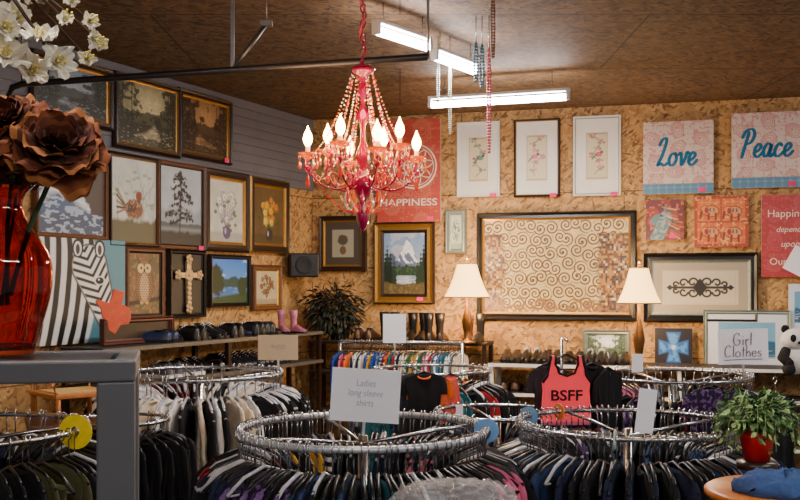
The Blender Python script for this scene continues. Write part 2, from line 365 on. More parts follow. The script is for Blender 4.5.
def art_owl(x,y,asp):
    n=fbm(x*9,y*9,21); c=base(x,(118,84,56))*(0.5+n[...,None]); c=mx(c,(fbm(x*6,y*6,5)>.56)*.7,(84,80,46)); c=mx(c,(vn(x*22,y*22,15)>.75)*.4,(170,140,80))
    c=mx(c,sm(seg(x,y,(.0,.17),(1,.25),.035),.03),(46,32,22))
    bd=ell(x,y,.5,.46,.27,.3); hd=ell(x,y,.5,.74,.25,.14); u=np.minimum(bd,hd)
    c=mx(c,sm(u-.05,.08),(60,42,30)); c=mx(c,sm(u,.08),(132,94,60)); c=mx(c,sm(ell(x,y,.5,.44,.15,.24),.2),(196,160,116))
    row=np.floor(y*26); sp=np.hypot(((x*13+row%2*.5)%1)-.5,((y*26)%1)-.5)<.27
    c=mx(c,sm(bd,.06)*sp*.8,(70,46,32)); 
    for s in(-1,1):
        c=mx(c,sm(ell(x,y,.5+s*.11,.75,.115,.085),.12),(214,184,140)); c=mx(c,sm(abs(ell(x,y,.5+s*.11,.75,.115,.085))-.08,.1)*.7,(80,54,36)); c=mx(c,sm(ell(x,y,.5+s*.1,.755,.055,.036),.2),(236,176,40)); c=mx(c,sm(ell(x,y,.5+s*.1,.755,.03,.02),.2),(6,5,5)); c=mx(c,sm(seg(x,y,(.5+s*.14,.84),(.5+s*.23,.9),.02),.02),(84,58,40))
        for q in(0,.05): c=mx(c,sm(ell(x,y,.5+s*(.06+q),.185,.02,.03),.3),(210,170,90))
    c=mx(c,sm(ell(x,y,.5,.715,.03,.03),.2),(40,32,28)); return c
def art_blue(x,y,asp):
    c=base(x,(60,125,215)); c=mx(c,(1-y)*.8,(120,180,235)); c=mx(c,(fbm(x*4,y*8,5)>.58)*.6*(y>.6),(190,215,240)); c=mx(c,sm(y-.5-.15*fbm(x*5,x*0,3)),(40,75,70)); c=mx(c,sm(y-.36),(55,110,175)); c=mx(c,(vn(x*6,y*60,3)>.7)*(y<.36)*.5,(150,190,225)); c=mx(c,sm(y-.12-.12*x),(45,72,38)); nb=.6*(fbm(x*16,y*16,7)-.5)
    c=mx(c,sm(ell(x,y,.14,.5,.2,.35)+nb,.2),(25,48,25)); c=mx(c,sm(ell(x,y,.86,.38,.13,.22)+nb,.2),(38,62,30)); return c
def art_dark(x,y,asp): return base(x,(20,19,20))*(0.8+.4*fbm(x*8,y*8,3)[...,None])
def art_botan(acc,seed):
    def f(x,y,asp):
        c=base(x,(232,229,218)); q=np.maximum(abs(x-.5)/.25,abs(y-.5)/.31)-1
        c=mx(c,sm(q,.02),(186,166,120)); c=mx(c,sm(q+.08,.02),(212,200,162))*1.0
        c=c*(.95+.1*fbm(x*8,y*8,seed)[...,None])
        r=np.random.RandomState(seed); px_,py_=.44,.26
        for k in range(6):
            nx_,ny_=.5+.12*math.sin(k*1.9+seed),.26+.085*(k+1); c=mx(c,sm(seg(x,y,(px_,py_),(nx_,ny_),.006),.012),(96,76,60))
            for j in range(5):
                a=r.rand()*6.28; c=mx(c,sm(ell(x,y,nx_+.06*math.cos(a),ny_+.025*math.sin(a),.035,.014),.5)*.85,acc[j%len(acc)])
            px_,py_=nx_,ny_
        bx,by=.5+.06*math.sin(seed),.52; c=mx(c,sm(ell(x,y,bx,by,.08,.035),.2),acc[0]); c=mx(c,sm(ell(x,y,bx+.07,by+.03,.035,.02),.2),(70,60,60)); c=mx(c,sm(seg(x,y,(bx-.05,by),(bx-.15,by-.06),.012),.02),(80,70,70))
        return c
    return f
def art_paisley(bg,a,b2,strip,seed=1,sh=.14,k=.6):
    def f(x,y,asp):
        c=base(x,bg)
        X=x*asp*3.3; Y=y*3.3; ix=np.floor(X); iy=np.floor(Y+.5*(ix%2)); u=X-ix-.5; v=(Y+.5*(ix%2))-iy-.5
        an=ix*1.7+iy*2.3; u2=u*np.cos(an)-v*np.sin(an); v2=u*np.sin(an)+v*np.cos(an)
        th=np.arctan2(v2,u2); r=np.hypot(u2,v2); R0=.27+.18*np.clip(np.cos(th-1.0),0,1)**3
        for t in(1.0,.72,.46): c=mx(c,sm(abs(r-R0*t)-.022,.02)*k*1.3,a)
        c=mx(c,sm(r-.06-.03*np.cos(6*th),.03)*k*1.4,b2); c=mx(c,sm(abs(r-R0*.86)-.016,.01)*(np.sin(th*16)>0)*k,b2)
        c=mx(c,sm(abs(np.sin(X*7)*np.sin(Y*7))-.05,.05)*sm(R0-r,.05)*k,a); c=mx(c,(fbm(x*asp*30,y*30,seed)>.66)*sm(R0-r,.05)*k,b2)
        if strip:
            c=mx(c,sm(y-sh,.01),strip); c=mx(c,sm(y-sh,.01)*sm(abs(np.sin(X*9)*np.sin(Y*11))-.15,.1)*.4,(150,180,200))
        return c
    return f
def art_mosaic(x,y,asp):
    # plain abstract gold panel with loose curls
    c=base(x,(216,190,130))*(0.8+.35*fbm(x*16,y*10,5)[...,None])
    r_=np.random.RandomState(12); bd=np.full(x.shape,9.); bu=x*0; bv=x*0; bs=x*0
    for gx in range(13):
        for gy in range(7):
            cx_=(gx+.5+.5*(r_.rand()-.5)+.5*(gy%2)-.25)/13*asp; cy_=(gy+.5+.5*(r_.rand()-.5))/7; d_=np.hypot(x*asp-cx_,y-cy_); m_=d_<bd; s_=r_.rand()
            bd=np.where(m_,d_,bd); bu=np.where(m_,x*asp-cx_,bu); bv=np.where(m_,y-cy_,bv); bs=np.where(m_,s_,bs)
    th=np.arctan2(bv,bu)*np.where(bs>.5,1,-1); c=mx(c,sm(-np.sin(bd*170+th+bs*20)+.2,.7)*sm(bd-.08,.02),(92,58,32))
    c=mx(c,sm(bd-.012,.01)*(bs>.6),(60,50,60))
    e=sm(x-.1-.07*fbm(x*3,y*8,3),.03)+sm(.82-x-.06*fbm(x*3,y*6,6),.03); e=np.clip(e,0,1)*(y<.85); c=mx(c,e,(112,70,42)); 
    g=vn(np.floor(x*70),np.floor(y*38),7); c=mx(c,e*(g>.6),(172,126,62)); c=mx(c,e*(g<.22),(60,50,56)); c=mx(c,e*(abs(g-.4)<.04),(190,185,160)); c=mx(c,sm(y-.12-.04*np.sin(x*20),.02)*(g>.35)*.8,(132,90,48)); return c
def art_mount(x,y,asp):
    c=base(x,(128,160,200)); c=mx(c,(fbm(x*3,y*6,1)>.5)*.5,(206,204,204)); c=mx(c,np.clip(.9-y,0,1)*.5,(220,206,186))
    r1=.9-1.5*abs(x-.58)+.05*fbm(x*18,x*0,3); c=mx(c,sm(y-r1,.015),(104,116,146)); sn=sm(y-r1,.015)*((fbm((x+y)*12,(y-x)*5,5,4)+.35*(x-.5)>.47)*1.0)*(y>.5); c=mx(c,sn,(236,238,244))
    r2=.66-.8*abs(x-.2); c=mx(c,sm(y-r2-.04*fbm(x*14,x*0,7),.015),(82,96,124)); c=mx(c,sm(y-r2,.015)*(fbm(x*12,y*8,8)>.58),(190,196,208))
    h=.42+.05*vn(x*36,x*0,9)+.03*fbm(x*6,x*0,2); c=mx(c,sm(y-h,.012),(44,66,48)); c=mx(c,sm(y-h,.012)*(vn(x*40,y*40,4)>.66)*.6,(84,108,66))
    c=mx(c,sm(y-.3,.02),(130,156,184)); c=mx(c,sm(y-.3,.02)*(vn(x*7,y*60,12)>.62)*.7,(216,220,228)); c=mx(c,sm(y-.3,.02)*sm(abs(x-.5)-.16,.1)*.4,(230,230,234))
    for k in range(9):
        tx=[.08,.16,.25,.03,.9,.97,.83,.12,.94][k]; hh=[.8,.7,.58,.66,.68,.8,.54,.6,.6][k]; w=.07*(hh-y)/.4+.012*np.sin(y*90); c=mx(c,sm(abs(x-tx)-np.clip(w,0,.09),.015)*(y<hh)*(y>.16),(26,40,28) if k%2 else (40,58,36))
    c=mx(c,sm(y-.13-.1*abs(x-.5)-.04*fbm(x*10,x*0,6),.02),(92,80,48)); c=mx(c,(vn(x*30,y*30,14)>.62)*(y<.16)*.6,(140,116,66)); return c*(.85+.3*fbm(x*24,y*24,3)[...,None])
def art_horse(x,y,asp):
    c=base(x,(150,62,52))*(0.7+.6*fbm(x*9,y*9,2)[...,None]); c=mx(c,(fbm(x*7,y*7,4)>.5)*.8,(92,50,66)); c=mx(c,(vn(x*16,y*16,9)>.7)*.7,(206,120,60))
    for p,q,w in (((.3,.05),(.52,.55),.17),((.5,.6),(.25,.5),.1),((.3,.5),(.2,.44),.07)): c=mx(c,sm(seg(x,y,p,q,w)+.04*(fbm(x*14,y*14,3)-.5),.03),(98,128,134))
    c=mx(c,(fbm(x*20,y*20,5)>.55)*sm(seg(x,y,(.3,.05),(.52,.55),.15),.03)*.7,(170,176,168))
    for k in range(11): c=mx(c,sm(seg(x,y,(.48+.02*k,.8-.07*k),(.8+.01*k,.74-.08*k),.014),.02),[(225,170,90),(30,104,110),(200,90,60)][k%3])
    c=mx(c,sm(seg(x,y,(.5,.72),(.53,.86),.03),.02),(98,128,134)); c=mx(c,sm(ell(x,y,.4,.6,.03,.02),.2),(20,20,20)); return c
def art_eleph(x,y,asp):
    c=base(x,(206,104,48)); c=mx(c,sm(abs(np.sin(x*22)*np.sin(y*18))-.12,.1)*.6,(228,160,84)); c=mx(c,(np.maximum(abs(x-.5),abs(y-.5))>.44)*1.0,(168,62,46)); c=mx(c,(abs(x-.5)<.02)|(abs(y-.49)<.02),(176,72,50))
    c=mx(c,(vn(x*26,y*26,3)>.75)*.6,(240,190,110))
    for cx,cy in((.3,.7),(.72,.68),(.3,.28),(.72,.27)):
        body=np.minimum(ell(x,y,cx+.02,cy,.13,.1),ell(x,y,cx-.1,cy+.03,.07,.075))
        c=mx(c,sm(body-.14,.1),(84,36,40)); c=mx(c,sm(body,.1),(228,140,70)); c=mx(c,sm(ell(x,y,cx-.07,cy+.02,.04,.06),.1),(150,52,50))
        for a,b_ in(((cx-.16,cy),(cx-.18,cy-.12)),((cx-.03,cy-.05),(cx-.03,cy-.16)),((cx+.1,cy-.05),(cx+.1,cy-.16))): c=mx(c,sm(seg(x,y,a,b_,.022),.02),(120,50,44))
        c=mx(c,sm(ell(x,y,cx+.03,cy+.03,.06,.05),.2)*(np.sin(x*90)>0),(40,108,118))
    return c
def art_iron(x,y,asp):
    c=base(x,(164,150,128)); c=mx(c,sm(np.maximum(abs(x-.5)-.4,abs(y-.5)-.34),.01),(198,184,158)); c=mx(c,sm(abs(np.maximum(abs(x-.5)/.4,abs(y-.5)/.34)-.93),.02),(150,130,100))
    X=(x-.5)*asp; Y=y-.5
    for s in(-1,1):
        c=mx(c,sm(seg(X,Y,(0,0),(s*.52,0),.026),.02),(30,26,26))
        for k,r0 in((.14,.1),(.32,.09),(.47,.06)):
            for t in(-1,1): 
                dd=np.hypot(X-s*k,Y-t*r0); th=np.arctan2(Y-t*r0,(X-s*k)*s)*t; c=mx(c,sm(abs(dd-r0*(.62+.12*th))-.02,.015),(30,26,26))
        c=mx(c,sm(abs(X-s*.58)+abs(Y)*1.2-.07,.02),(30,26,26))
    c=mx(c,sm(abs(X)+abs(Y)*.8-.15,.02),(30,26,26)); return c
def art_bluex(x,y,asp):
    c=base(x,(24,26,36)); a=np.arctan2(y-.5,x-.5); r=np.hypot(x-.5,y-.5)
    X,Y=abs(x-.5),abs(y-.5); arm=np.minimum(np.maximum(X-.09-.28*Y,Y-.40),np.maximum(Y-.09-.28*X,X-.40))
    c=mx(c,sm(arm,.02),(36,96,178)); c=mx(c,sm(arm+.04,.02)*(fbm(x*12,y*12,4)>.45),(80,146,212)); c=mx(c,sm(r-.06,.02),(190,210,226)); return c
def art_pale(x,y,asp):
    q=np.maximum(abs(x-.5)-.36,abs(y-.5)-.34)
    c=base(x,(214,222,232)); c=mx(c,sm(q,.01),(110,165,200)); c=mx(c,sm(y-.42-.14*fbm(x*8,x*0,2))*sm(q,.01),(40,96,132)); c=mx(c,(vn(x*10,y*50,5)>.66)*sm(y-.4)*sm(q,.01)*.6,(200,220,228)); return c
def art_green(x,y,asp): return art_land((150,165,150),(85,110,80),(100,120,80),(170,180,170),(55,75,50),44)(x,y,asp)
def art_mat(x,y,asp):
    c=base(x,(74,64,54)); c=mx(c,sm(np.maximum(abs(x-.5)-.3,abs(y-.5)-.32),.01),(160,156,132)); c=mx(c,sm(ell(x,y,.5,.58,.14,.12)+.3*(fbm(x*20,y*20,4)-.5),.2),(85,75,60)); c=mx(c,sm(ell(x,y,.5,.34,.09,.1),.1),(110,84,62)); return c
def canvas(name,w,h,y,art,parent,pxw,res=2.2):
    nx=max(40,int(pxw*res)); nz=max(40,int(pxw*res*h/w))
    U,V=np.meshgrid(np.linspace(0,1,nx),np.linspace(0,1,nz))
    col=np.clip(art(U,V,w/h),0,1)
    vs=np.stack([(U-.5)*w,np.full(U.shape,y),(V-.5)*h],-1).reshape(-1,3)
    idx=np.arange(nx*nz).reshape(nz,nx); fs=np.stack([idx[:-1,:-1],idx[:-1,1:],idx[1:,1:],idx[1:,:-1]],-1).reshape(-1,4)
    me=bpy.data.meshes.new(name); me.from_pydata(vs.tolist(),[],fs.tolist())
    ca=me.color_attributes.new("Col",'FLOAT_COLOR','POINT')
    ca.data.foreach_set("color",np.concatenate([col.reshape(-1,3),np.ones((nx*nz,1))],1).ravel())
    me.materials.append(painted()); o=bpy.data.objects.new(name,me); scene.collection.objects.link(o); o.parent=parent
    return o
def frame_mb(w,h,fw,dp,style=0):
    b=MB(); prof=[(0,0),(0,-dp*.7),(fw*.15,-dp),(fw*.4,-dp*.8),(fw*.7,-dp*.85),(fw*.8,-dp*.55),(fw,-dp*.45),(fw,0)]
    for i in range(len(prof)-1):
        q=[]
        for a,y in (prof[i],prof[i+1]):
            q+=[(-(w/2-a),y,-(h/2-a)),((w/2-a),y,-(h/2-a)),((w/2-a),y,(h/2-a)),(-(w/2-a),y,(h/2-a))]
        b.add(q,[(k,(k+1)%4,(k+1)%4+4,k+4) for k in range(4)],1 if (style and i>=4) or (style==2 and i<2) else 0)
    return b
def picture(wall,x0,y0,x1,y1,art,label,fr=(darkwood,gold),fw=.05,dp=.035,style=1,cat="picture",name="framed_picture",tagpink=False,off=.012,res=2.2):
    xm=(x0+x1)/2; ym=(y0+y1)/2
    a=wxy(wall,x0); c=wxy(wall,x1); w=(c-a).length; m=wxy(wall,xm,off); h=(y1-y0)/F*m.y; z=H-(ym-285)/F*m.y
    r=root(name,label,cat,(m.x,m.y,z),WALL[wall][2])
    if fr:
        frame_mb(w,h,fw,dp,style).obj("picture_frame",list(fr),parent=r)
        canvas("painting",w-2*fw+.004,h-2*fw+.004,-dp*.42,art,r,x1-x0,res)
    else:
        b=MB(); b.box((0,-dp/2,0),(w,dp,h)); b.obj("stretched_canvas",mat("canvas_edge",(190,180,165),.8),parent=r)
        canvas("painting",w,h,-dp-.001,art,r,x1-x0,res)
    if tagpink:
        b=MB(); b.box((w/2-fw-.03,-dp-.004,-h/2+fw*.5),(.05,.002,.03)); b.obj("price_tag",pinktag,parent=r)
    r["w"]=w; r["h"]=h
    return r
# left wall
dk=(darkwood,gold)
picture('l',30,60,112,124,art_land((84,96,104),(46,56,48),(38,38,30),(100,112,118),(24,30,26),2),"dark woodland landscape in a thin dark frame",dk,res=3)
picture('l',113,80,179,153,art_land((118,116,88),(56,62,40),(48,42,28),(160,152,122),(32,34,20),5,glow=(200,194,150)),"dark forest stream painting in a gilt-edged frame",dk,fw=.04,res=3)
picture('l',177,95,230,161,art_land((118,90,60),(66,48,32),(56,40,26),(120,92,62),(36,26,17),8,glow=(180,142,94)),"brown evening landscape painting in a carved dark frame",dk,tagpink=True,res=3)
picture('l',34,160,106,239,art_sea,"blue and white seascape in a brown frame",(wood,wood),fw=.03,style=0)
picture('l',107,155,158,247,art_bird,"pale painting of a brown bird among reeds",(darkwood,gold),fw=.03,res=3)
picture('l',155,163,203,250,art_tree,"grey painting of a lone dark pine tree",(wood,darkwood),fw=.035,tagpink=True,res=3)
picture('l',203,171,247,252,art_flower((205,205,190),[(236,232,222),(196,176,196),(225,222,206)],seed=5,n=13,vase=(90,80,110)),"white flower bouquet in a dark and gold frame",dk,fw=.07,res=3)
picture('l',248,179,287,253,art_flower((100,80,46),[(225,170,50),(235,200,90),(200,120,50)],seed=9,n=12,vase=(50,45,40)),"yellow flowers painting in a dark gilded frame",(darkwood,gold),fw=.07,style=2,res=3)
picture('l',38,239,123,343,art_zebra,"large zebra canvas with black and white stripes",None,dp=.03,name="canvas_picture",res=2.6)
picture('l',123,247,162,320,art_owl,"owl on a branch in a brown wood frame",(wood,darkwood),fw=.04,res=4)
cr=picture('l',167,250,203,318,art_dark,"gold ornate cross mounted on a black panel",(blackfr,blackfr),fw=.03,style=0)
b=MB(); w=cr["w"]; h=cr["h"]; t=.028
for pts in ([(-t*.6,-h*.33),(t*.6,-h*.33),(t*.8,h*.33),(-t*.8,h*.33)],[(-w*.27,h*.13-t*.6),(w*.27,h*.13-t*.6),(w*.27,h*.13+t*.6),(-w*.27,h*.13+t*.6)]): b.poly(pts,-.034,-.02)
for x,z,s in((0,h*.36,1),(0,-h*.36,1),(-w*.3,h*.13,1),(w*.3,h*.13,1),(0,h*.13,1.2)):
    for q in range(5 if s==1 else 8):
        a=q*2*math.pi/(5 if s==1 else 8); b.sph((x+.022*s*math.cos(a),-.034,z+.022*s*math.sin(a)),(.014*s,.008,.014*s),0,8,5)
    b.sph((x,-.038,z),(.016*s,.01,.016*s),0,8,5)
for k in range(6): b.sph((0,-.036,-h*.28+k*h*.07),(.024,.008,.02),0,8,5)
b.obj("ornate_cross",mat("aged_gold",(215,180,125),.4,.3,bump=.6,scale=80),parent=cr)
picture('l',208,255,248,307,art_blue,"bright blue lake landscape in a black frame",(blackfr,blackfr),fw=.03,style=0)
picture('l',251,265,279,310,art_flower((190,175,140),[(140,60,50),(120,90,60)],seed=13),"small flower print in a brown frame",(wood,gold),fw=.045)
# back wall
picture('b',320,216,367,271,art_mat,"small matted print in a dark frame",(darkwood,gold),fw=.05)
hs=picture('b',378,120,441,222,art_paisley((184,70,56),(206,128,104),(214,150,112),None,2,k=.35),"red patterned sign with a pale round ornament reading happiness",None,dp=.03,cat="sign",name="wall_sign",tagpink=True)
cream=mat("cream_ink",(240,222,204),.8,var=.05)
b=MB(); cx_=.05; cz_=.03
for rr,tw in((.17,.007),(.15,.003),(.085,.005),(.03,.007)):
    b.tube([(cx_+rr*math.cos(q*math.pi/16),-.034,cz_+rr*math.sin(q*math.pi/16)) for q in range(32)],tw,6,closed=True)
for k in range(8): 
    q=k*math.pi/4+.2; p=smoothpts([(cx_+.03*math.cos(q),cz_+.03*math.sin(q)),(cx_+.09*math.cos(q+.35),cz_+.09*math.sin(q+.35)),(cx_+.15*math.cos(q),cz_+.15*math.sin(q)),(cx_+.09*math.cos(q-.35),cz_+.09*math.sin(q-.35)),(cx_+.03*math.cos(q),cz_+.03*math.sin(q))],4)
    b.tube([(x,-.034,z) for x,z in p],.004,5)
b.obj("round_ornament",cream,parent=hs)
text(hs,"HAPPINESS",hs["w"]*.9,(0,-.034,-hs["h"]*.31),mat("pale_ink",(250,225,205),.8),h=.055,bold=.01)
picture('b',375,223,435,304,art_mount,"snowy mountain and lake painting in a heavy gold frame",(gold,darkwood),fw=.08,dp=.05,style=2,tagpink=True,res=3)
picture('b',446,210,467,254,art_flower((190,200,180),[(120,150,120)],seed=2,n=3),"tiny botanical print in a silver green frame",(silver,silver),fw=.04,style=0)
picture('b',457,122,500,197,art_botan([(90,140,120),(150,60,70)],2),"white matted botanical bird print in a pale frame",(white,white),fw=.02,dp=.02,style=0,tagpink=True)
picture('b',514,119,560,197,art_botan([(220,110,130),(120,140,90)],4),"matted pink blossom print in a dark frame",(darkwood,gold),fw=.02,dp=.02,tagpink=True)
picture('b',573,116,621,196,art_botan([(210,90,90),(110,140,90)],7),"pale matted bird on branch print in white frame",(white,silver),fw=.02,dp=.02,tagpink=True)
picture('b',476,212,635,320,art_mosaic,"wide gold patterned panel in a thick black frame",(blackfr,gold),fw=.06,dp=.05)
teal=mat("teal_ink",(24,108,150),.8,var=.1)
pl=picture('b',643,122,713,194,art_paisley((214,198,186),(196,116,112),(186,100,106),(84,130,160)),"pale pink paisley canvas with teal brush lettering Love",None,cat="canvas sign",name="wall_sign",tagpink=True)
script_text(pl,"Love",pl["w"]*.6,.2,-.036,teal,z=.03,lw=.055)
pl=picture('b',731,113,803,188,art_paisley((214,198,186),(196,116,112),(186,100,106),(84,130,160),3),"pale pink paisley canvas with teal brush lettering Peace",None,cat="canvas sign",name="wall_sign",tagpink=True)
script_text(pl,"Peace",pl["w"]*.76,.2,-.036,teal,z=.04,lw=.055)
picture('b',646,200,684,240,art_horse,"small canvas with a grey carousel horse",None,dp=.03,name="canvas_picture",tagpink=True,res=3)
picture('b',694,196,748,247,art_eleph,"orange patchwork elephant canvas",None,dp=.03,name="canvas_picture",res=3)
hs=picture('b',761,195,822,277,art_paisley((172,50,54),(200,92,90),(205,100,100),None,k=.4),"red canvas with pale lettering about happiness",None,cat="canvas sign",name="wall_sign")
for i,(t,ww,shr) in enumerate((("Happiness",.74,0),("depends",.46,.3),("upon",.3,.3),("Ourselves",.68,0))):
    text(hs,t,hs["w"]*ww,(-.01,-.038,hs["h"]*(.26-.19*i)),cream,shear=shr)
picture('b',643,253,757,322,art_iron,"dark ironwork scroll on beige mat in black frame",(blackfr,silver),fw=.07,dp=.05)
picture('b',583,330,630,366,art_green,"small green landscape in a silver frame",(silver,silver),fw=.035,style=0,off=.05)
picture('b',655,328,692,366,art_bluex,"dark canvas with a bright blue flared cross",None,dp=.03,off=.05,name="canvas_picture",res=3)
picture('b',703,310,790,370,art_pale,"large white matted blue seascape in a silver frame",(silver,white),fw=.03,style=0,off=.04)
picture('b',788,284,830,330,art_pale,"pale canvas with soft green edge",None,off=.02,name="canvas_picture")
# ---------------------------------------------------------------- shelves
def shelf(wall,p0,p1,zs,depth,label,edge,postm,off=.06):
    a=wxy(wall,p0,off); c=wxy(wall,p1,off); w=(c-a).length; m=(a+c)/2
    r=root("shoe_shelf",label,"shelf",(m.x,m.y,0),WALL[wall][2])
    for z in zs:
        b=MB(); b.box((0,-depth/2,z-.0125),(w,depth,.025)); b.obj("shelf_board",mat("shelf_board",(48,40,35),.6),parent=r,bevel=.003)
        b=MB(); b.box((0,-depth-.004,z-.014),(w,.008,.022)); b.obj("shelf_edge",edge,parent=r)
    n=max(2,int(w/1.0)+1)
    for i in range(n):
        for y in(-.02,-depth+.02):
            x=-w/2+.02+(w-.04)*i/(n-1); b=MB(); b.box((x,y,(zs[0]-.02)/2),(.03,.03,zs[0]-.02)); b.obj("shelf_post",postm,parent=r)
    return r
shelf('b',497,880,[1.19,.98,.66,.3],.36,"white-edged long shoe shelf against the chipboard wall",white,white)
shelf('b',322,494,[1.33,1.1,.8],.3,"dark shelf holding boots below the mountain painting",darkwood,darkwood)
shelf('l',60,288,[1.41,1.2,.6],.3,"metal-edged shelf with shoes under the pictures",mat("dull_shelf_edge",(110,104,96),.4,.5),darkwood)
# ---------------------------------------------------------------- shoes
def shoe_master(kind,m,sole):
    r=root("shoe","x","shoe",(0,0,0)); b=MB()
    secs=[(0,.022,.06),(.02,.032,.075),(.06,.033,.08),(.10,.034,.082),(.14,.036,.07),(.18,.042,.052),(.22,.042,.04),(.255,.032,.03),(.27,.012,.02)]
    if kind=='low': secs=[(x,w,h*.75) for x,w,h in secs]
    n=10; vs=[]
    for x,w,h in secs:
        for k in range(n):
            q=math.pi*k/(n-1); vs.append((x,-w*math.cos(q)*(1-.25*math.sin(q)),.015+h*math.sin(q)**.7))
    fs=[(i*n+k,(i+1)*n+k,(i+1)*n+k+1,i*n+k+1) for i in range(len(secs)-1) for k in range(n-1)]
    fs.append(tuple(range(n))); b.add(vs,fs,0,True)
    if kind!='boot':
        b.sph((.06,0,secs[2][2]+.01),(.05,.024,.008),1,12,4)  # black disc on the closed upper stands in for the dark opening
    else:
        b.lathe([(.036,.06),(.034,.12),(.042,.19),(.048,.26),(.046,.26),(.038,.18)],16,0,(.04,0,0))
    b.obj("shoe_upper",[m,black],parent=r)
    if kind=='sneaker':
        l=MB()
        for k in range(4): l.tube([(.1+.018*k,-.022,.088-.008*k),(.105+.018*k,0,.1-.009*k),(.1+.018*k,.022,.088-.008*k)],.003,5)
        l.obj("shoe_laces",white if m.name!="white_leather" else mat("grey_lace",(120,120,120),.8),parent=r)
    s=MB(); q=[(x,-w*1.05) for x,w,h in secs]+[(x,w*1.05) for x,w,h in reversed(secs)]
    n=len(q); s.add([(x,y,0) for x,y in q]+[(x,y,.02) for x,y in q],[tuple(range(n))[::-1],tuple(range(n,2*n))]+[(i,(i+1)%n,(i+1)%n+n,i+n) for i in range(n)])
    s.obj("shoe_sole",sole,parent=r); return r
leath={}
for nm,c in (("black",(24,22,24)),("brown",(72,45,31)),("tan",(140,104,70)),("grey",(84,84,90)),("white",(200,197,192)),("navy",(32,40,72)),("red",(140,36,40)),("pink",(180,104,124))): leath[nm]=mat(nm+"_leather",c,.35)
masters={}
def shoe(kind,nm,loc,rz,grp,desc,sc=1):
    k=(kind,nm)
    lab={"sneaker":"laced low shoe","low":"flat slip-on shoe","boot":"tall leather boot"}[kind]
    if k not in masters:
        o=shoe_master(kind,leath[nm],white if nm in("white","grey","red") else black); masters[k]=o; o.location=loc; o.rotation_euler=(0,0,rz)
    else: o=copy_tree(masters[k],loc,(0,0,rz))
    o.scale=(sc,sc,sc)
    o.name="boot" if kind=="boot" else "shoe"
    tag(o,f"{nm} {lab} {desc}","boot" if kind=="boot" else "shoe",grp)
def shoes_on(wall,p0,p1,z,depth,kinds,cols,grp,desc,step=.105,off=.06,sc=1,jit=.1):
    a=wxy(wall,p0,off+depth*.5); c=wxy(wall,p1,off+depth*.5); L=(c-a).length; n=int(L/step/2); d=(c-a).normalized(); ang=WALL[wall][2]
    for i in range(n):
        nm=R.choice(cols); kd=R.choice(kinds); t=R.uniform(-jit,jit); back=R.random()<.35; s_=sc*R.uniform(.92,1.08)
        for s in(0,1):
            p=a+d*((2*i+s+.5)*step); nn=WALL[wall][1]
            f=-1 if back else 1
            p=p-nn*.13*f
            shoe(kd,nm,(p.x,p.y,z+.001),ang-math.pi/2*f+t+R.uniform(-jit,jit)*.4,grp,desc,s_)
cs=["black","brown","black","grey","black","navy","black","black","black","brown","tan","black"]
shoes_on('b',500,652,1.19,.36,["sneaker","sneaker","low"],cs,"shoes on the long shelf","on the long shelf",step=.078,sc=1.1)
shoes_on('b',694,720,1.19,.36,["sneaker","low"],cs,"shoes on the long shelf","on the long shelf",step=.088)
shoes_on('b',500,640,.98,.36,["sneaker","low"],cs,"shoes on the lower shelf","on the lower shelf",step=.083,sc=1.05)
shoes_on('l',150,278,1.41,.3,["sneaker","low","sneaker"],["black","black","brown","navy","black","black","black"],"shoes along the side shelf","on the side shelf",step=.066,sc=.92,jit=.35)
shoes_on('l',150,278,1.2,.3,["sneaker","low"],["black","grey","black","brown"],"shoes on the lower side shelf","on the lower side shelf",step=.084,jit=.2)
shoes_on('b',383,452,1.33,.3,["boot"],["black","brown","black","black"],"boots on the dark shelf","standing on the dark shelf",step=.085,sc=.8,jit=.15)
shoes_on('b',356,382,1.33,.3,["sneaker"],["black","brown","black"],"shoes beside the boots","on the dark shelf",step=.088)
shoes_on('b',345,490,1.1,.3,["low"],["black","brown","black"],"shoes under the boots","on the middle board",step=.088)
p=wpt('b',482,1.331,.25); shoe('boot','black',p,-2.0,"boots on the dark shelf","beside the lamp base",.8); shoe('boot','brown',p+Vector((-.085,.03,0)),-1.8,"boots on the dark shelf","beside the lamp base",.75)
p=wpt('l',280,1.411,.24); shoe('boot','pink',p,-1.1,"pink boots","on the side shelf",.62); shoe('boot','pink',p+Vector((.085,-.03,0)),-.8,"pink boots","on the side shelf",.62)
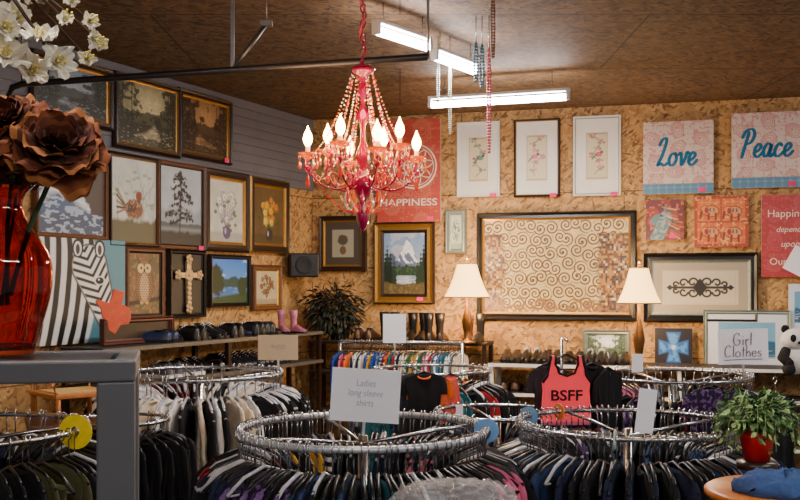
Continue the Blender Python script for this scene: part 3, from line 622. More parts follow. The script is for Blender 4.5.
# ---------------------------------------------------------------- table lamps
def lamp(px,ytop,ybot,wpx,zb,d):
    s=d/F; zt=H-(ytop-285)*s; zm=H-(ybot-285)*s; r0=wpx/2*s
    r=root("table_lamp","brass table lamp with lit cream bell shade","lamp",((px-400)*s,d,zb),group="lit table lamps")
    b=MB(); h=zm-zb+.05
    b.lathe([(0,0),(.065,0),(.065,.012),(.045,.02),(.018,.04),(.028,h*.25),(.04,h*.4),(.022,h*.6),(.01,h*.7),(.01,h)],20); b.obj("lamp_base",mat("aged_brass",(120,85,45),.35,.7),parent=r)
    b=MB(); zz=zt-zb; z1=zm-zb; pr=[(r0,z1),(r0*.95,z1+.012),(r0*.76,z1+(zz-z1)*.3),(r0*.58,z1+(zz-z1)*.62),(r0*.42,zz)]
    b.lathe(pr,32,wob=lambda q:1+.02*math.cos(16*q)); b.lathe([(a-.003,z) for a,z in pr][::-1],32)
    b.obj("lamp_shade",mat("lit_shade",(240,205,140),.8,emis=5,ecol=(255,196,112),var=.04),parent=r)
    b=MB(); b.tube([(r0*math.cos(q*math.pi/16),r0*math.sin(q*math.pi/16),z1) for q in range(32)],.004,6,closed=True); b.obj("shade_trim",mat("shade_braid",(150,105,60),.8),parent=r)
    b=MB(); b.tube([(r0*.42*math.cos(q*math.pi/12),r0*.42*math.sin(q*math.pi/12),zz) for q in range(24)],.004,6,closed=True); b.obj("shade_trim",MC["shade_braid"],parent=r)
    b=MB(); b.sph((0,0,zz+.025),(.01,.01,.016)); b.tube([(0,0,zz-.01),(0,0,zz+.02)],.004,6); b.obj("finial",MC["aged_brass"],parent=r)
    b=MB(); b.sph((0,0,z1+(zz-z1)*.45),.03); b.obj("bulb",mat("warm_bulb",(255,220,170),emis=25,ecol=(255,200,130)),parent=r)
    for zq,e in((z1-.02,30),(zz+.06,18)):
        l=bpy.data.lights.new("lamp_light",'POINT'); l.energy=e; l.color=(1,.66,.34); l.shadow_soft_size=.04
        lo=bpy.data.objects.new("lamp_light",l); scene.collection.objects.link(lo); lo.parent=r; lo.location=(0,0,zq)
lamp(467,264,297,45,1.33,7.2)
lamp(639,268,303,43,1.19,6.65)
# ---------------------------------------------------------------- small stuff in corner
p=wpt('l',297,1.85,.02)
r=root("wall_speaker","black box speaker mounted in the corner","speaker",(p.x+.06,p.y-.12,1.9),.2)
b=MB(); b.box((0,0,0),(.22,.18,.18)); b.obj("speaker_body",black,parent=r,bevel=.01)
b=MB(); b.lathe([(0,0),(.05,.002),(.065,.008),(.07,.0)],20); b.obj("speaker_cone",mat("speaker_cone",(40,40,42),.8),parent=r,loc=(0,-.091,0),rot=(math.pi/2,0,0))
b=MB(); b.box((0,.12,0),(.03,.1,.03)); b.obj("bracket",black,parent=r)
def leafy(b,c,r3,n,ll,lw,mi,rnd,droop=.4):
    for i in range(n):
        u=Vector((rnd.gauss(0,1),rnd.gauss(0,1),rnd.gauss(0,1))).normalized(); k=rnd.uniform(.35,1)
        p=Vector(c)+Vector((u.x*r3[0],u.y*r3[1],u.z*r3[2]))*k
        d=(u+Vector((rnd.uniform(-.5,.5),rnd.uniform(-.5,.5),rnd.uniform(-.3,.3)-droop))).normalized()
        s=d.cross(Vector((rnd.uniform(-1,1),rnd.uniform(-1,1),1))).normalized(); nn=s.cross(d)
        l=ll*rnd.uniform(.6,1.2); w=lw*rnd.uniform(.7,1.2)
        vs=[p,p+d*l*.35+s*w-nn*w*.3,p+d*l*.4,p+d*l*.35-s*w-nn*w*.3,p+d*l*.75+s*w*.7-nn*l*.12,p+d*l*.75-s*w*.7-nn*l*.12,p+d*l-nn*l*.25,p+d*l*.75-nn*l*.08]
        b.add(vs,[(0,1,2),(0,2,3),(1,4,7,2),(3,2,7,5),(4,6,7),(5,7,6)],mi if isinstance(mi,int) else rnd.choice(mi),False)
rn=random.Random(5)
pq=wpt('b',338,1.331,.24)
r=root("potted_plant","dark green artificial plant in black pot on dark shelf","plant",pq)
b=MB(); b.lathe([(0,0),(.05,0),(.07,.1),(.06,.1),(.045,.02)],20); b.obj("plant_pot",black,parent=r)
b=MB(); leafy(b,(-.03,0,.2),(.21,.13,.2),1000,.058,.0105,[0,1],rn,.7); leafy(b,(-.04,0,.3),(.24,.11,.12),300,.058,.01,[0,2],rn,.5)
for k in range(14): b.tube([(0,0,.1),(rn.uniform(-.08,.08),rn.uniform(-.06,.06),.25),(rn.uniform(-.22,.2),rn.uniform(-.1,.1),rn.uniform(.3,.42))],.003,5,3)
b.obj("foliage",[mat("dark_leaf",(22,32,22),.6),mat("olive_leaf",(40,42,28),.6),mat("deep_red_leaf",(50,27,22),.6),wood],parent=r)
# coral cutout leaning
r=root("map_cutout","coral red painted flat map-shaped cutout leaning on the zebra canvas","ornament",P(113,311,5.35),WALL['l'][2],rot=(0,.3,.6))
b=MB(); pts=[(-.03,.115),(.03,.115),(.032,.05),(.085,.04),(.105,-.01),(.1,-.045),(.06,-.06),(.045,-.115),(.005,-.105),(-.015,-.06),(-.045,-.05),(-.065,-.01),(-.105,.02),(-.1,.035),(-.032,.035)]
b.poly(pts,-.008,.008); b.obj("painted_board",mat("coral_paint",(232,98,62),.5),parent=r,bevel=.002)
p=wpt('l',137,1.46,.2)
r=root("empty_frame","dark red-brown empty picture frame resting on the shelf","picture frame",(p.x,p.y,1.487),WALL['l'][2])
frame_mb(.62,.15,.03,.03,0).obj("wood_moulding",[mat("red_wood",(84,38,28),.4)],parent=r)
b=MB(); b.box((0,-.006,0),(.57,.004,.09)); b.obj("backing_board",darkwood,parent=r)
# ---------------------------------------------------------------- garments
FC={"black":(18,18,21),"charcoal":(44,44,50),"grey":(104,106,112),"white":(228,226,222),"cream":(214,198,174),"navy":(24,31,60),"denim blue":(38,58,94),"light denim":(84,112,150),"royal blue":(30,64,150),"teal":(26,98,108),"red":(160,28,34),"maroon":(86,20,30),"coral":(236,90,76),"pink":(205,100,134),"purple":(80,44,106),"lavender":(145,125,180),"green":(44,92,54),"olive":(78,78,46),"mustard":(190,140,42),"orange":(228,104,34),"brown":(80,52,36),"tan":(160,128,90)}
FM={k:mat(k.replace(" ","_")+"_fabric",v,.95,var=.3,scale=14,bump=.4) for k,v in FC.items()}
FM["black and white striped"]=mat("striped_fabric",(25,25,28),.9,pattern='stripe',col2=(200,200,200))
FM["blue and white striped"]=mat("blue_striped_fabric",(36,60,110),.9,pattern='stripe',col2=(195,195,200))
FM["purple patterned"]=mat("purple_print_fabric",(38,22,54),.9,pattern='blot',col2=(108,74,128))
FM["floral patterned"]=mat("floral_print_fabric",(26,34,50),.9,pattern='blot',col2=(185,98,108))
FM["leopard patterned"]=mat("leopard_print_fabric",(165,132,92),.9,pattern='blot',col2=(45,32,22))
def hanger_mesh(m):
    b=MB()
    arc=[(.02*math.cos(math.radians(a)),0,.02*math.sin(math.radians(a))) for a in range(-90,191,28)]
    b.tube([(0,0,-.09),(0,0,-.04)]+arc,.0032,6,1)
    b.tube([(-.215,0,-.166),(-.12,0,-.112),(0,0,-.082),(.12,0,-.112),(.215,0,-.166)],.0075,6,0)
    b.tube([(-.2,0,-.168),(.2,0,-.168)],.004,6,0)
    return b.mesh("hanger",[m,chrome])
HB=hanger_mesh(black); HC=hanger_mesh(mat("clear_plastic",(180,180,185),.2,var=.02)); HW=hanger_mesh(white)
HM=[HB,HB,HB,HB,HB,HC]
def garment_mesh(kind,seed,L):
    r=random.Random(seed); b=MB(); n=36; ph=r.uniform(0,6); fr=r.uniform(42,66)
    if kind=="trousers": rows=[(-.155,.165,.004),(-.165,.168,.009),(-.22,.165,.011),(-.3,.16,.013),(-.4,.158,.014),(-.5,.155,.014),(-.15-L,.15,.012)]
    elif kind=="vest": rows=[(-.1,.07,.004),(-.115,.1,.006),(-.145,.12,.008),(-.195,.135,.010),(-.24,.15,.010),(-.32,.16,.012),(-.45,.165,.013),(-.1-L,.175,.014)]
    else: rows=[(-.09,.055,.006),(-.1,.09,.008),(-.118,.135,.009),(-.14,.175,.009),(-.165,.192,.008),(-.2,.182,.009),(-.25,.17,.010),(-.32,.163,.011),(-.4,.164,.012),(-.5,.168,.013),(-.6,.175,.014),(-.09-L,.182,.014)]
    if kind=="coat": rows=[(z,w*1.03,t*1.6) for z,w,t in rows]
    rows=[q for q in rows[:-1] if q[0]>-.05-L]+[rows[-1]]
    vs=[]
    for i,(z,w,t) in enumerate(rows):
        dep=min(1,max(0,(-z-.14)*4))
        for k in range(n):
            q=2*math.pi*k/n; c=math.cos(q); s=math.sin(q)
            x=w*math.copysign(abs(c)**.85,c)+.006*dep*math.sin(z*22+ph); y=t*math.copysign(abs(s)**.6,s)+.013*dep*math.sin(x*fr+ph+z*4)+.008*dep*math.sin(x*fr*2.1+ph*2+z*9)+.009*dep*math.sin(z*11+ph)
            zz=z-(.035 if (i==0 and s<0 and abs(c)<.7) else 0)+.012*(i==len(rows)-1)*math.sin(x*14+ph)
            vs.append((x,y,zz))
    fs=[(i*n+k,i*n+(k+1)%n,(i+1)*n+(k+1)%n,(i+1)*n+k) for i in range(len(rows)-1) for k in range(n)]
    b.add(vs,fs,0,True)
    if kind in("tee","shirt","coat"):
        for s in(-1,1):
            if kind=="tee": pth=[(.165,-.124,.014,.005),(.185,-.145,.026,.008),(.196,-.185,.032,.010),(.2,-.235,.034,.010),(.202,-.285,.036,.011)]
            else:
                k2=1.2 if kind=="coat" else 1; pth=[(.165,-.124,.014,.007),(.184,-.145,.026,.010),(.19,-.185,.032,.013),(.194,-.26,.034,.014),(.196,-.34,.033,.014),(.192,-.43,.032,.014),(.188,-.52,.03,.014),(.184,-.6,.028,.014),(.18,-.66,.026,.013)]
                pth=[(a,z,p*k2,q*k2) for a,z,p,q in pth]
            vs=[]; m=14; p2=r.uniform(0,6); off=r.choice((-1,1))*.01
            for i,(cx,z,rx,ry) in enumerate(pth):
                dd=min(1,max(0,(-z-.14)*5))
                for k in range(m):
                    q=2*math.pi*k/m; wb=1+.22*dd*math.sin(3*q+p2+z*17)+.14*dd*math.sin(5*q+z*33)
                    vs.append((s*cx+rx*math.cos(q)*wb,ry*math.sin(q)*wb+off*dd+.008*dd*math.sin(z*25+p2),z+(.3*rx*math.cos(q)*-s if i<4 else 0)))
            b.add(vs,[(i*m+k,i*m+(k+1)%m,(i+1)*m+(k+1)%m,(i+1)*m+k) for i in range(len(pth)-1) for k in range(m)],0,True)
    if kind in("shirt","coat"):
        b.tube([(.058*math.cos(a),.020*math.sin(a),-.094-.012*(1-math.sin(a))) for a in [i*math.pi/6 for i in range(12)]],.007,6,0,closed=True)
    if kind=="trousers": b.tube([(-.162,0,-.155),(.162,0,-.155)],.011,8,0)
    return b.mesh(kind,[FM["black"]])
GM={}
for kind,L in(("tee",.6),("shirt",.64),("coat",.85),("vest",.55),("trousers",.55)):
    GM[kind]=[garment_mesh(kind,hash_,L) for hash_ in (3,17,29,41)]
KD={"tee":"short-sleeved top","shirt":"long-sleeved shirt","coat":"long coat","vest":"sleeveless top","trousers":"folded trousers"}
def garment(kind,color,loc,rz,grp,desc,tilt=0,sc=1,hm=None,xs=.8):
    o=bpy.data.objects.new(kind if kind!="vest" else "sleeveless_top",R.choice(GM[kind])); scene.collection.objects.link(o)
    o.location=loc; o.rotation_euler=(tilt,0,rz); o.scale=(sc*xs,sc,sc)
    o.material_slots[0].link='OBJECT'; o.material_slots[0].material=FM[color]
    tag(o,f"{color} {KD[kind]} hanging {desc}","clothes",grp)
    h=bpy.data.objects.new("hanger",hm or R.choice(HM)); scene.collection.objects.link(h); h.parent=o
    return o
def round_rack(px,d,z,Rr,n,kinds,cols,label,desc,grp,ringm=chrome,rt=.011,sc=1,hm=None,skip=None,xs=.76):
    X=(px-400)/F*d
    r=root("round_clothes_rack",label,"clothes rack",(X,d,0))
    b=MB(); b.tube([(Rr*math.cos(2*math.pi*i/48),Rr*math.sin(2*math.pi*i/48),z) for i in range(48)],rt,10,0,closed=True); b.obj("rack_ring",ringm,parent=r)
    b=MB(); b.tube([(0,0,.05),(0,0,z-.02)],.018,12); b.obj("rack_pole",chrome,parent=r)
    for k in range(4):
        a=k*math.pi/2+.4; c,s=math.cos(a),math.sin(a)
        b=MB(); b.tube([(.0,0,z-.05),(Rr*.6*c,Rr*.6*s,z-.02),(Rr*c,Rr*s,z-.008)],.007,8); b.obj("rack_spoke",chrome,parent=r)
        b=MB(); b.tube([(0,0,.09),(Rr*.7*c,Rr*.7*s,.06),(Rr*c,Rr*s,.05)],.014,8); b.sph((Rr*c,Rr*s,.025),.025); b.obj("rack_foot",chrome,parent=r)
    for i in range(n):
        a=2*math.pi*i/n+R.uniform(-.35,.35)*2*math.pi/n
        if skip and skip(a): continue
        run=cols[int((i/n)*len(cols)+R.uniform(-1.2,1.2))%len(cols)]
        s2=sc*R.uniform(.92,1.06)
        garment(R.choice(kinds),run,(X+Rr*math.cos(a),d+Rr*math.sin(a),z),a+R.uniform(-.14,.14),grp,desc,R.uniform(-.07,.07),s2,hm,xs*R.uniform(.86,1.06))
    return (X,d,z,Rr)
dark=["black","charcoal","navy","black","grey","black","black","purple","denim blue","white","black","olive"]
ringw=mat("pale_ring",(205,207,212),.3,.5,var=.05)
A1=round_rack(363,3.66,1.22,.45,118,["tee","shirt","tee","vest"],["black","charcoal","black","floral patterned","black","navy","teal","black","black","black and white striped","mustard","black","denim blue","black","red","black","navy","black","purple patterned","black","denim blue","charcoal","teal","black","black","pink","black","navy"],"large chrome round rack packed with women's tops","on the large round rack","tops on the large round rack",ringm=ringw,rt=.0125)
A2=round_rack(200,5.2,1.29,.42,62,["coat","shirt","coat"],["black","black","cream","white","black","cream","black","maroon","black","white","white","black","charcoal","black","cream","black","white","black","cream","white","black","black"],"round rack of dark and cream coats","on the coat rack","coats on the coat rack",hm=HC)
A3=round_rack(-40,3.8,1.2,.46,60,["tee","shirt","trousers"],dark,"round rack of dark clothes behind the steel stand","on the rack behind the steel stand","clothes behind the steel stand",skip=lambda a:2.2<a<4.6)
A4=round_rack(628,3.9,1.21,.42,98,["trousers","tee","tee","shirt"],["denim blue","black","black","light denim","black","purple","black","black","denim blue","black","black","navy","black","black","denim blue","navy"],"round rack of jeans and dark tops","on the jeans rack","jeans and tops on the jeans rack",rt=.009)
A5=round_rack(432,5.9,1.25,.34,36,["tee","shirt"],["black","orange","white","black","green","grey","navy","teal","red","black"],"small round rack of boys' shirts","on the small round rack","shirts on the small round rack",xs=.7,rt=.009)
A6=round_rack(672,5.3,1.27,.4,52,["tee","shirt","vest"],["black","black","grey","navy","pink","black","purple patterned","black","black","maroon","floral patterned","charcoal"],"round rack of girls' clothes below hand-written sign","on the girls' clothes rack","girls' clothes",xs=.7,rt=.008)
A7=round_rack(497,4.95,1.12,.3,34,["trousers","tee"],["black","denim blue","navy","charcoal","black","black","black"],"low round rack of dark trousers","on the low rack","trousers on the low rack",xs=.75,rt=.009)
A8=round_rack(122,4.45,1.15,.2,24,["shirt","coat"],["black","charcoal","black","white","black","black","black"],"low round rack with black jackets","on the jacket rack","black jackets",sc=.8,xs=.7,rt=.008,hm=HB)
# straight rail at back
a=P(340,348,6.7); c=P(462,350,6.55); zr=1.37
r=root("clothes_rail","straight chrome rail of small colourful clothes","clothes rack",((a.x+c.x)/2,(a.y+c.y)/2,0),math.atan2(c.y-a.y,c.x-a.x))
L=(c-a).length; b=MB(); b.tube([(-L/2,0,zr),(L/2,0,zr)],.010,10); b.obj("rail_bar",chrome,parent=r)
for s in(-1,1): b=MB(); b.tube([(s*L/2,0,.03),(s*L/2,0,zr)],.012,10); b.tube([(s*L/2,-.25,.03),(s*L/2,.25,.03)],.014,10); b.obj("rail_upright",chrome,parent=r)
cl=["white","red","royal blue","green","white","orange","light denim","pink","grey","mustard","navy","teal","white","blue and white striped","black","cream"]
for i in range(42):
    t=(i+.5)/42; p=a.lerp(c,t); garment(R.choice(["tee","shirt","tee"]),cl[(i*5+R.randint(0,2))%16],(p.x,p.y,zr),math.pi/2+R.uniform(-.35,.1)-.3,"small clothes on the straight rail","on the straight rail",0,.68,HB)
# face-on garments
o=garment("tee","black",P(424,362,5.2),.2,"displayed tops","with orange collar beside the boys' rack",0,.6,HB,.9)
b=MB(); b.tube([(.06*math.cos(q*math.pi/8),-.004+.02*math.sin(q*math.pi/8),-.105-.02*(1-math.sin(q*math.pi/8))) for q in range(16)],.009,6,closed=True); b.obj("orange_collar",FM["orange"],parent=o)
garment("tee","orange",P(431,365,5.24),.3,"displayed tops","behind the black shirt",0,.62,HB,.9)
garment("tee","charcoal",P(412,364,5.27),.3,"displayed tops","at the end of the rack",0,.58,HB)
garment("vest","coral",P(450,364,5.3),.8,"displayed tops","beside the black shirt",0,.62,HB)
garment("tee","purple patterned",P(708,374,4.6),.2,"displayed tops","facing outwards beside the green plant",0,.7,HB)
garment("tee","purple patterned",P(740,376,4.5),.3,"displayed tops","facing outwards beside the green plant",0,.7,HB)
garment("shirt","black",P(775,380,4.5),.4,"displayed tops","facing outwards beside the green plant",0,.7,HB)
# coral tank
d=4.55; p=P(566,340,d)
r=root("tank_top","coral tank top with black lettering over black straps","tank top",p,.08)
b=MB(); ou=[(.05,-.07),(.07,-.07),(.078,-.11),(.086,-.16),(.11,-.19),(.106,-.23),(.116,-.37),(-.116,-.375),(-.106,-.23),(-.11,-.19),(-.086,-.16),(-.078,-.11),(-.07,-.07),(-.05,-.07),(-.052,-.11),(-.035,-.15),(0,-.162),(.035,-.15),(.052,-.11)]
b.poly(ou,-.015,.015); b.obj("tank_body",mat("glowing_coral_knit",(255,66,80),.85,var=.1,emis=.4,ecol=(255,64,78)),parent=r,bevel=.006)  # slight emission put into the fabric so the coral looks brighter
b=MB()
for s in(-1,1): b.tube([(s*x,-.016,z) for x,z in [(.073,-.07),(.081,-.11),(.089,-.16),(.112,-.192)]],.007,6)
b.tube([(x,-.016,z) for x,z in [(-.05,-.07),(-.052,-.11),(-.035,-.15),(0,-.162),(.035,-.15),(.052,-.11),(.05,-.07)]],.006,6)
b.obj("tank_trim",FM["black"],parent=r)
b=MB(); b.box((0,.0,-.377),(.228,.03,.02)); b.obj("hem_band",FM["pink"],parent=r,bevel=.006)
text(r,"BSFF",.145,(0,-.017,-.25),mat("black_ink",(15,15,15),.8),h=.05,bold=.02)
h=bpy.data.objects.new("hanger",HB); scene.collection.objects.link(h); h.parent=r; h.scale=(.42,.6,.8)
r=root("display_stand","chrome display stand carrying the coral tank top","clothes stand",(p.x,d,0))
b=MB(); b.tube([(0,-.05,p.z),(0,.12,p.z)],.005,8); b.obj("stand_hook",chrome,parent=r)
b=MB(); b.tube([(0,.12,0.03),(0,.12,p.z)],.007,8); b.obj("stand_upright",chrome,parent=r)
b=MB(); b.tube([(-.18,.12,.02),(.18,.12,.02)],.012,8); b.tube([(0,-.06,.02),(0,.3,.02)],.012,8); b.obj("stand_foot",chrome,parent=r)
garment("shirt","black",P(592,350,4.8),.5,"displayed tops","behind the coral tank top",0,.75,HB,.7); garment("tee","black",P(608,354,4.85),.8,"displayed tops","behind the coral tank top",0,.8,HB,.7); garment("tee","charcoal",P(548,352,4.8),.3,"displayed tops","behind the coral tank top",0,.65,HB,.7)
# size dividers
def divider(rk,a,m,label,r0=.06):
    X,Y,z,Rr=rk; o=root("size_divider",label,"size marker",(X+Rr*math.cos(a),Y+Rr*math.sin(a),z),a,group="rack size markers")
    b=MB(); n=28; vs=[]
    for y in(-.002,.002):
        for rr in(.016,r0):
            for k in range(n): q=2*math.pi*k/n; vs.append((rr*math.cos(q),y,rr*math.sin(q)))
    fs=[]
    for k in range(n):
        l=(k+1)%n; fs+= [(k,l,n+l,n+k),(2*n+k,3*n+k,3*n+l,2*n+l),(n+k,n+l,3*n+l,3*n+k),(k,2*n+k,2*n+l,l)]
    b.add(vs,fs); b.obj("marker_disc",m,parent=o)
yel=mat("yellow_plastic",(240,205,20),.5,emis=.05); blu=mat("blue_plastic",(110,160,210),.4); org=mat("orange_plastic",(225,130,50),.5)
divider(A3,-.12,yel,"yellow round size marker on the rack ring",.065)
divider(A1,-.05,blu,"pale blue round size marker on the rack ring",.045)
divider(A4,2.6,blu,"blue round size marker on the rack ring",.04); divider(A4,-1.9,mat("pale_plastic",(200,210,205),.4),"pale round size marker on the rack ring",.035); divider(A4,2.1,org,"orange round size marker on the rack ring",.035)
# ---------------------------------------------------------------- signs
def sign(x0,y0,x1,y1,d,body,label,m=paper,rz=0,tilt=0,base_z=None,tw=.7,th=None,inkm=None):
    s=d/F; w=(x1-x0)*s; h=(y1-y0)*s; c=P((x0+x1)/2,(y0+y1)/2,d)
    r=root("paper_sign",label,"sign",c,rot=(0,tilt,rz)); b=MB(); b.box((0,0,0),(w,.004,h)); b.obj("sign_card",m,parent=r)
    if body: text(r,body,w*tw,(0,-.0035,h*.05),inkm or ink,h=th*h if th else None,name="handwriting",shear=.15,bold=-.008)
    if base_z is not None:
        b=MB(); b.tube([(0,.006,h*.3),(0,.006,base_z-c.z)],.006,8); b.obj("sign_holder",white,parent=r)
    return r,w,h
sign(331,369,400,422,3.66,"Ladies\nlong sleeve\nshirts","white card with faint handwriting above the large round rack",tilt=.06,base_z=1.2,th=.5,tw=.5)
sign(258,335,298,360,5.2,"+ cut","tan cardboard sign standing above the coat rack",m=mat("tan_card",(205,184,150),.8,var=.05),base_z=1.27,th=.22,tw=.35)
sign(383,314,406,343,6.3,None,"small white price card above the straight rail",base_z=1.3)
pi_=mat("purple_ink",(105,84,122),.8)
r,w,h=sign(718,329,768,364,5.2,None,"white hand-written sign reading Girl Clothes",base_z=1.27,tilt=-.03)
script_text(r,"Girl",w*.42,h*.36,-.004,pi_,z=h*.2,shear=.05,lw=.035,name="handwriting"); script_text(r,"ClOthEs",w*.78,h*.34,-.004,pi_,z=-h*.14,shear=.05,lw=.035,name="handwriting")
b=MB(); b.stroke([(-w*.38,-h*.38),(0,-h*.36),(w*.38,-h*.37)],.002,-.004,-.003); b.obj("underline",pi_,parent=r)
sign(637,389,655,433,3.45,None,"narrow white card clipped to the jeans rack",tilt=.12)
sign(632,354,643,372,5.4,None,"little white tag on a stalk above the girls' rack",base_z=1.27)
sign(456,405,463,420,5.0,None,"small white tag beside the round rack")
pw=wxy('b',801,.03); sign(788,250,816,276,pw.y-.05,None,"tilted small white card pinned on the wall",tilt=.5,rz=WALL['b'][2])
# ---------------------------------------------------------------- chandelier
d=3.7; s=d/F
mag=mat("magenta_glass",(170,6,76),.08,var=.2,trans=.35); amber=mat("amber_glass",(235,130,36),.06,trans=.6,emis=.3,ecol=(255,110,14)); pinkg=mat("pink_crystal",(225,40,110),.05,trans=.6,emis=.08,ecol=(255,20,90))  # amber and pink glass carry a little glow of their own
clearg=mat("clear_crystal",(252,240,228),.02,trans=.92,var=.02,emis=.1,ecol=(255,215,170)); orangeg=mat("orange_crystal",(225,60,22),.05,trans=.6,emis=.25,ecol=(255,50,10))  # small emission in these crystals too, as if lit by the bulbs
redm=mat("red_metal",(150,8,46),.3,.3); candle=mat("candle_sleeve",(240,200,160),.6,emis=2.0,ecol=(255,120,50)); flame=mat("flame_bulb",(255,200,120),emis=60,ecol=(255,180,90),var=.02)
GLS=[amber,pinkg,clearg,orangeg]
ch=root("chandelier","pink and amber beaded chandelier with lit candle bulbs","chandelier",(P(363,0,d).x,d,ZC))
def cz(py): return H-(py-285)*s-ZC
b=MB(); b.lathe([(r_*s,cz(y)) for r_,y in [(3,64),(8,66),(12,69),(11,72),(4,76),(2.5,84),(6,90),(2.5,97),(2.5,106),(6,112),(8,118),(3,125),(2.5,140),(5,148),(8,158),(4,166),(6,172),(11,180),(13,186),(8,194),(4,200),(3,206),(6,212),(7,218),(4,226),(1,231)]],20); b.obj("centre_column",mag,parent=ch)
b=MB(); b.lathe([(.001,0),(.06,0),(.055,-.025),(.01,-.04)],20); b.obj("ceiling_rose",redm,parent=ch)
b=MB(); z=-.04; k=0
while z>cz(64):
    pts=[]
    for q in range(10):
        aa=q*math.pi/5; u=.009*math.cos(aa); v=.017*math.sin(aa); pts.append((u if k%2 else 0,0 if k%2 else u,z-.015+v))
    b.tube(pts,.0028,5,closed=True); z-=.027; k+=1
b.obj("hanging_chain",redm,parent=ch)
b=MB()
pt=[(.012*math.sin(i*.9),.012*math.cos(i*.9),-.04+(cz(66)+.04)*i/26) for i in range(27)]; b.tube(pt,.003,5); b.obj("power_cord",mat("pink_cord",(225,30,85),.5),parent=ch)
RB=random.Random(4)
def beads(pts,r0,ms,parent=ch,name="bead_strand"):
    b=MB()
    for i,p_ in enumerate(pts): b.sph(p_,r0*RB.choice((.8,.9,1,1.35)),RB.randrange(len(ms)),6,4)
    return b.obj(name,ms,parent=parent)
def curve(p0,p1,sag,n):
    return [Vector(p0).lerp(Vector(p1),i/(n-1))+Vector((0,0,-sag*4*(i/(n-1))*(1-i/(n-1)))) for i in range(n)]
def drop(b,p,l,w,mi=0):
    p=Vector(p); b.lathe([(0.0003,0),(w*.5,-l*.25),(w,-l*.65),(w*.6,-l*.9),(.0003,-l)],6,mi,p)
arms=[]
for k in range(8):
    a=k*math.pi/4+.28; c_,s_=math.cos(a),math.sin(a); up=k%2
    R1=(56 if not up else 42)*s; yc=158 if not up else 150
    b=MB(); q=smoothpts([(5*s,cz(172)),(R1*.2,cz(184)),(R1*.5,cz(190)),(R1*.8,cz(184)),(R1*.97,cz(172)),(R1,cz(yc+2))],4); b.tube([(x*c_,x*s_,z) for x,z in q],.0036,8)
    q=smoothpts([(R1*.5,cz(190)),(R1*.45,cz(178)),(R1*.6,cz(172)),(R1*.68,cz(178)),(R1*.62,cz(181))],4); b.tube([(x*c_,x*s_,z) for x,z in q],.0026,6); b.obj("chandelier_arm",mag,parent=ch)
    b=MB(); b.lathe([(.002,cz(yc+5)),(7*s,cz(yc)),(10*s,cz(yc-3)),(8*s,cz(yc-1.5)),(4*s,cz(yc+1))],14,0,(R1*c_,R1*s_,0),wob=lambda q:1+.08*math.cos(7*q)); 
    b.obj("drip_cup",amber,parent=ch)
    b=MB(); b.lathe([(.008,cz(yc)),(.008,cz(yc-9)),(.001,cz(yc-9.5))],12,0,(R1*c_,R1*s_,0)); b.obj("candle_sleeve",candle,parent=ch)
    b=MB(); b.lathe([(.005,cz(yc-9)),(.0145,cz(yc-13)),(.0175,cz(yc-17)),(.0145,cz(yc-21)),(.006,cz(yc-26)),(.001,cz(yc-30))],16,0,(R1*c_,R1*s_,0)); b.obj("flame_bulb",flame,parent=ch)
    b=MB()
    for j in range(7):
        q=j*2*math.pi/7; pp=(R1*c_+9*s*math.cos(q),R1*s_+9*s*math.sin(q),cz(yc-1)); b.sph((pp[0],pp[1],pp[2]-.006),.0045,2,6,4); b.sph((pp[0],pp[1],pp[2]-.015),.0035,0,6,4); drop(b,(pp[0],pp[1],pp[2]-.019),.034,.0065,(j+k)%4)
    b.tube([(R1*c_,R1*s_,cz(yc+5)),(R1*c_,R1*s_,cz(yc+18))],.0012,4,0)
    b.sph((R1*c_,R1*s_,cz(yc+13)),.010,1,8,6); b.sph((R1*c_,R1*s_,cz(yc+9)),.006,2,8,6); drop(b,(R1*c_,R1*s_,cz(yc+17)),.055,.009,3)
    b.obj("crystal_drops",GLS,parent=ch)
    arms.append((R1,a,yc))
    for off,mm,n_ in((0,[amber,clearg],32),(.2,[pinkg,clearg,orangeg],32)):
        beads([Vector(q)for q in curve((10*s*math.cos(a+off),10*s*math.sin(a+off),cz(71)),(R1*.95*math.cos(a+off*.6),R1*.95*math.sin(a+off*.6),cz(yc)),.05 if not off else .085,n_)],.0038,mm)
for k in range(8):
    R1,a,y1=arms[k]; R2,a2,y2=arms[(k+1)%8]
    beads(curve((R1*math.cos(a),R1*math.sin(a),cz(y1+3)),(R2*math.cos(a2),R2*math.sin(a2),cz(y2+3)),.09,22),.0041,[pinkg,clearg] if k%2 else [amber,clearg,orangeg])
    beads(curve((R1*math.cos(a),R1*math.sin(a),cz(y1+8)),(8*s*math.cos(a),8*s*math.sin(a),cz(212)),.045,24),.0036,[amber,clearg] if k%2 else [pinkg,orangeg])
b=MB()
for k in range(12):
    q=k*2*math.pi/12; drop(b,(17*s*math.cos(q),17*s*math.sin(q),cz(190)),.05,.0075,k%4); q+=.2; drop(b,(9*s*math.cos(q),9*s*math.sin(q),cz(202)),.045,.007,(k+1)%4)
b.obj("crystal_fringe",GLS,parent=ch)
l=bpy.data.lights.new("chandelier_light",'POINT'); l.energy=20; l.color=(1,.64,.36); l.shadow_soft_size=.2
lo=bpy.data.objects.new("chandelier_light",l); scene.collection.objects.link(lo); lo.parent=ch; lo.location=(0,0,cz(112))
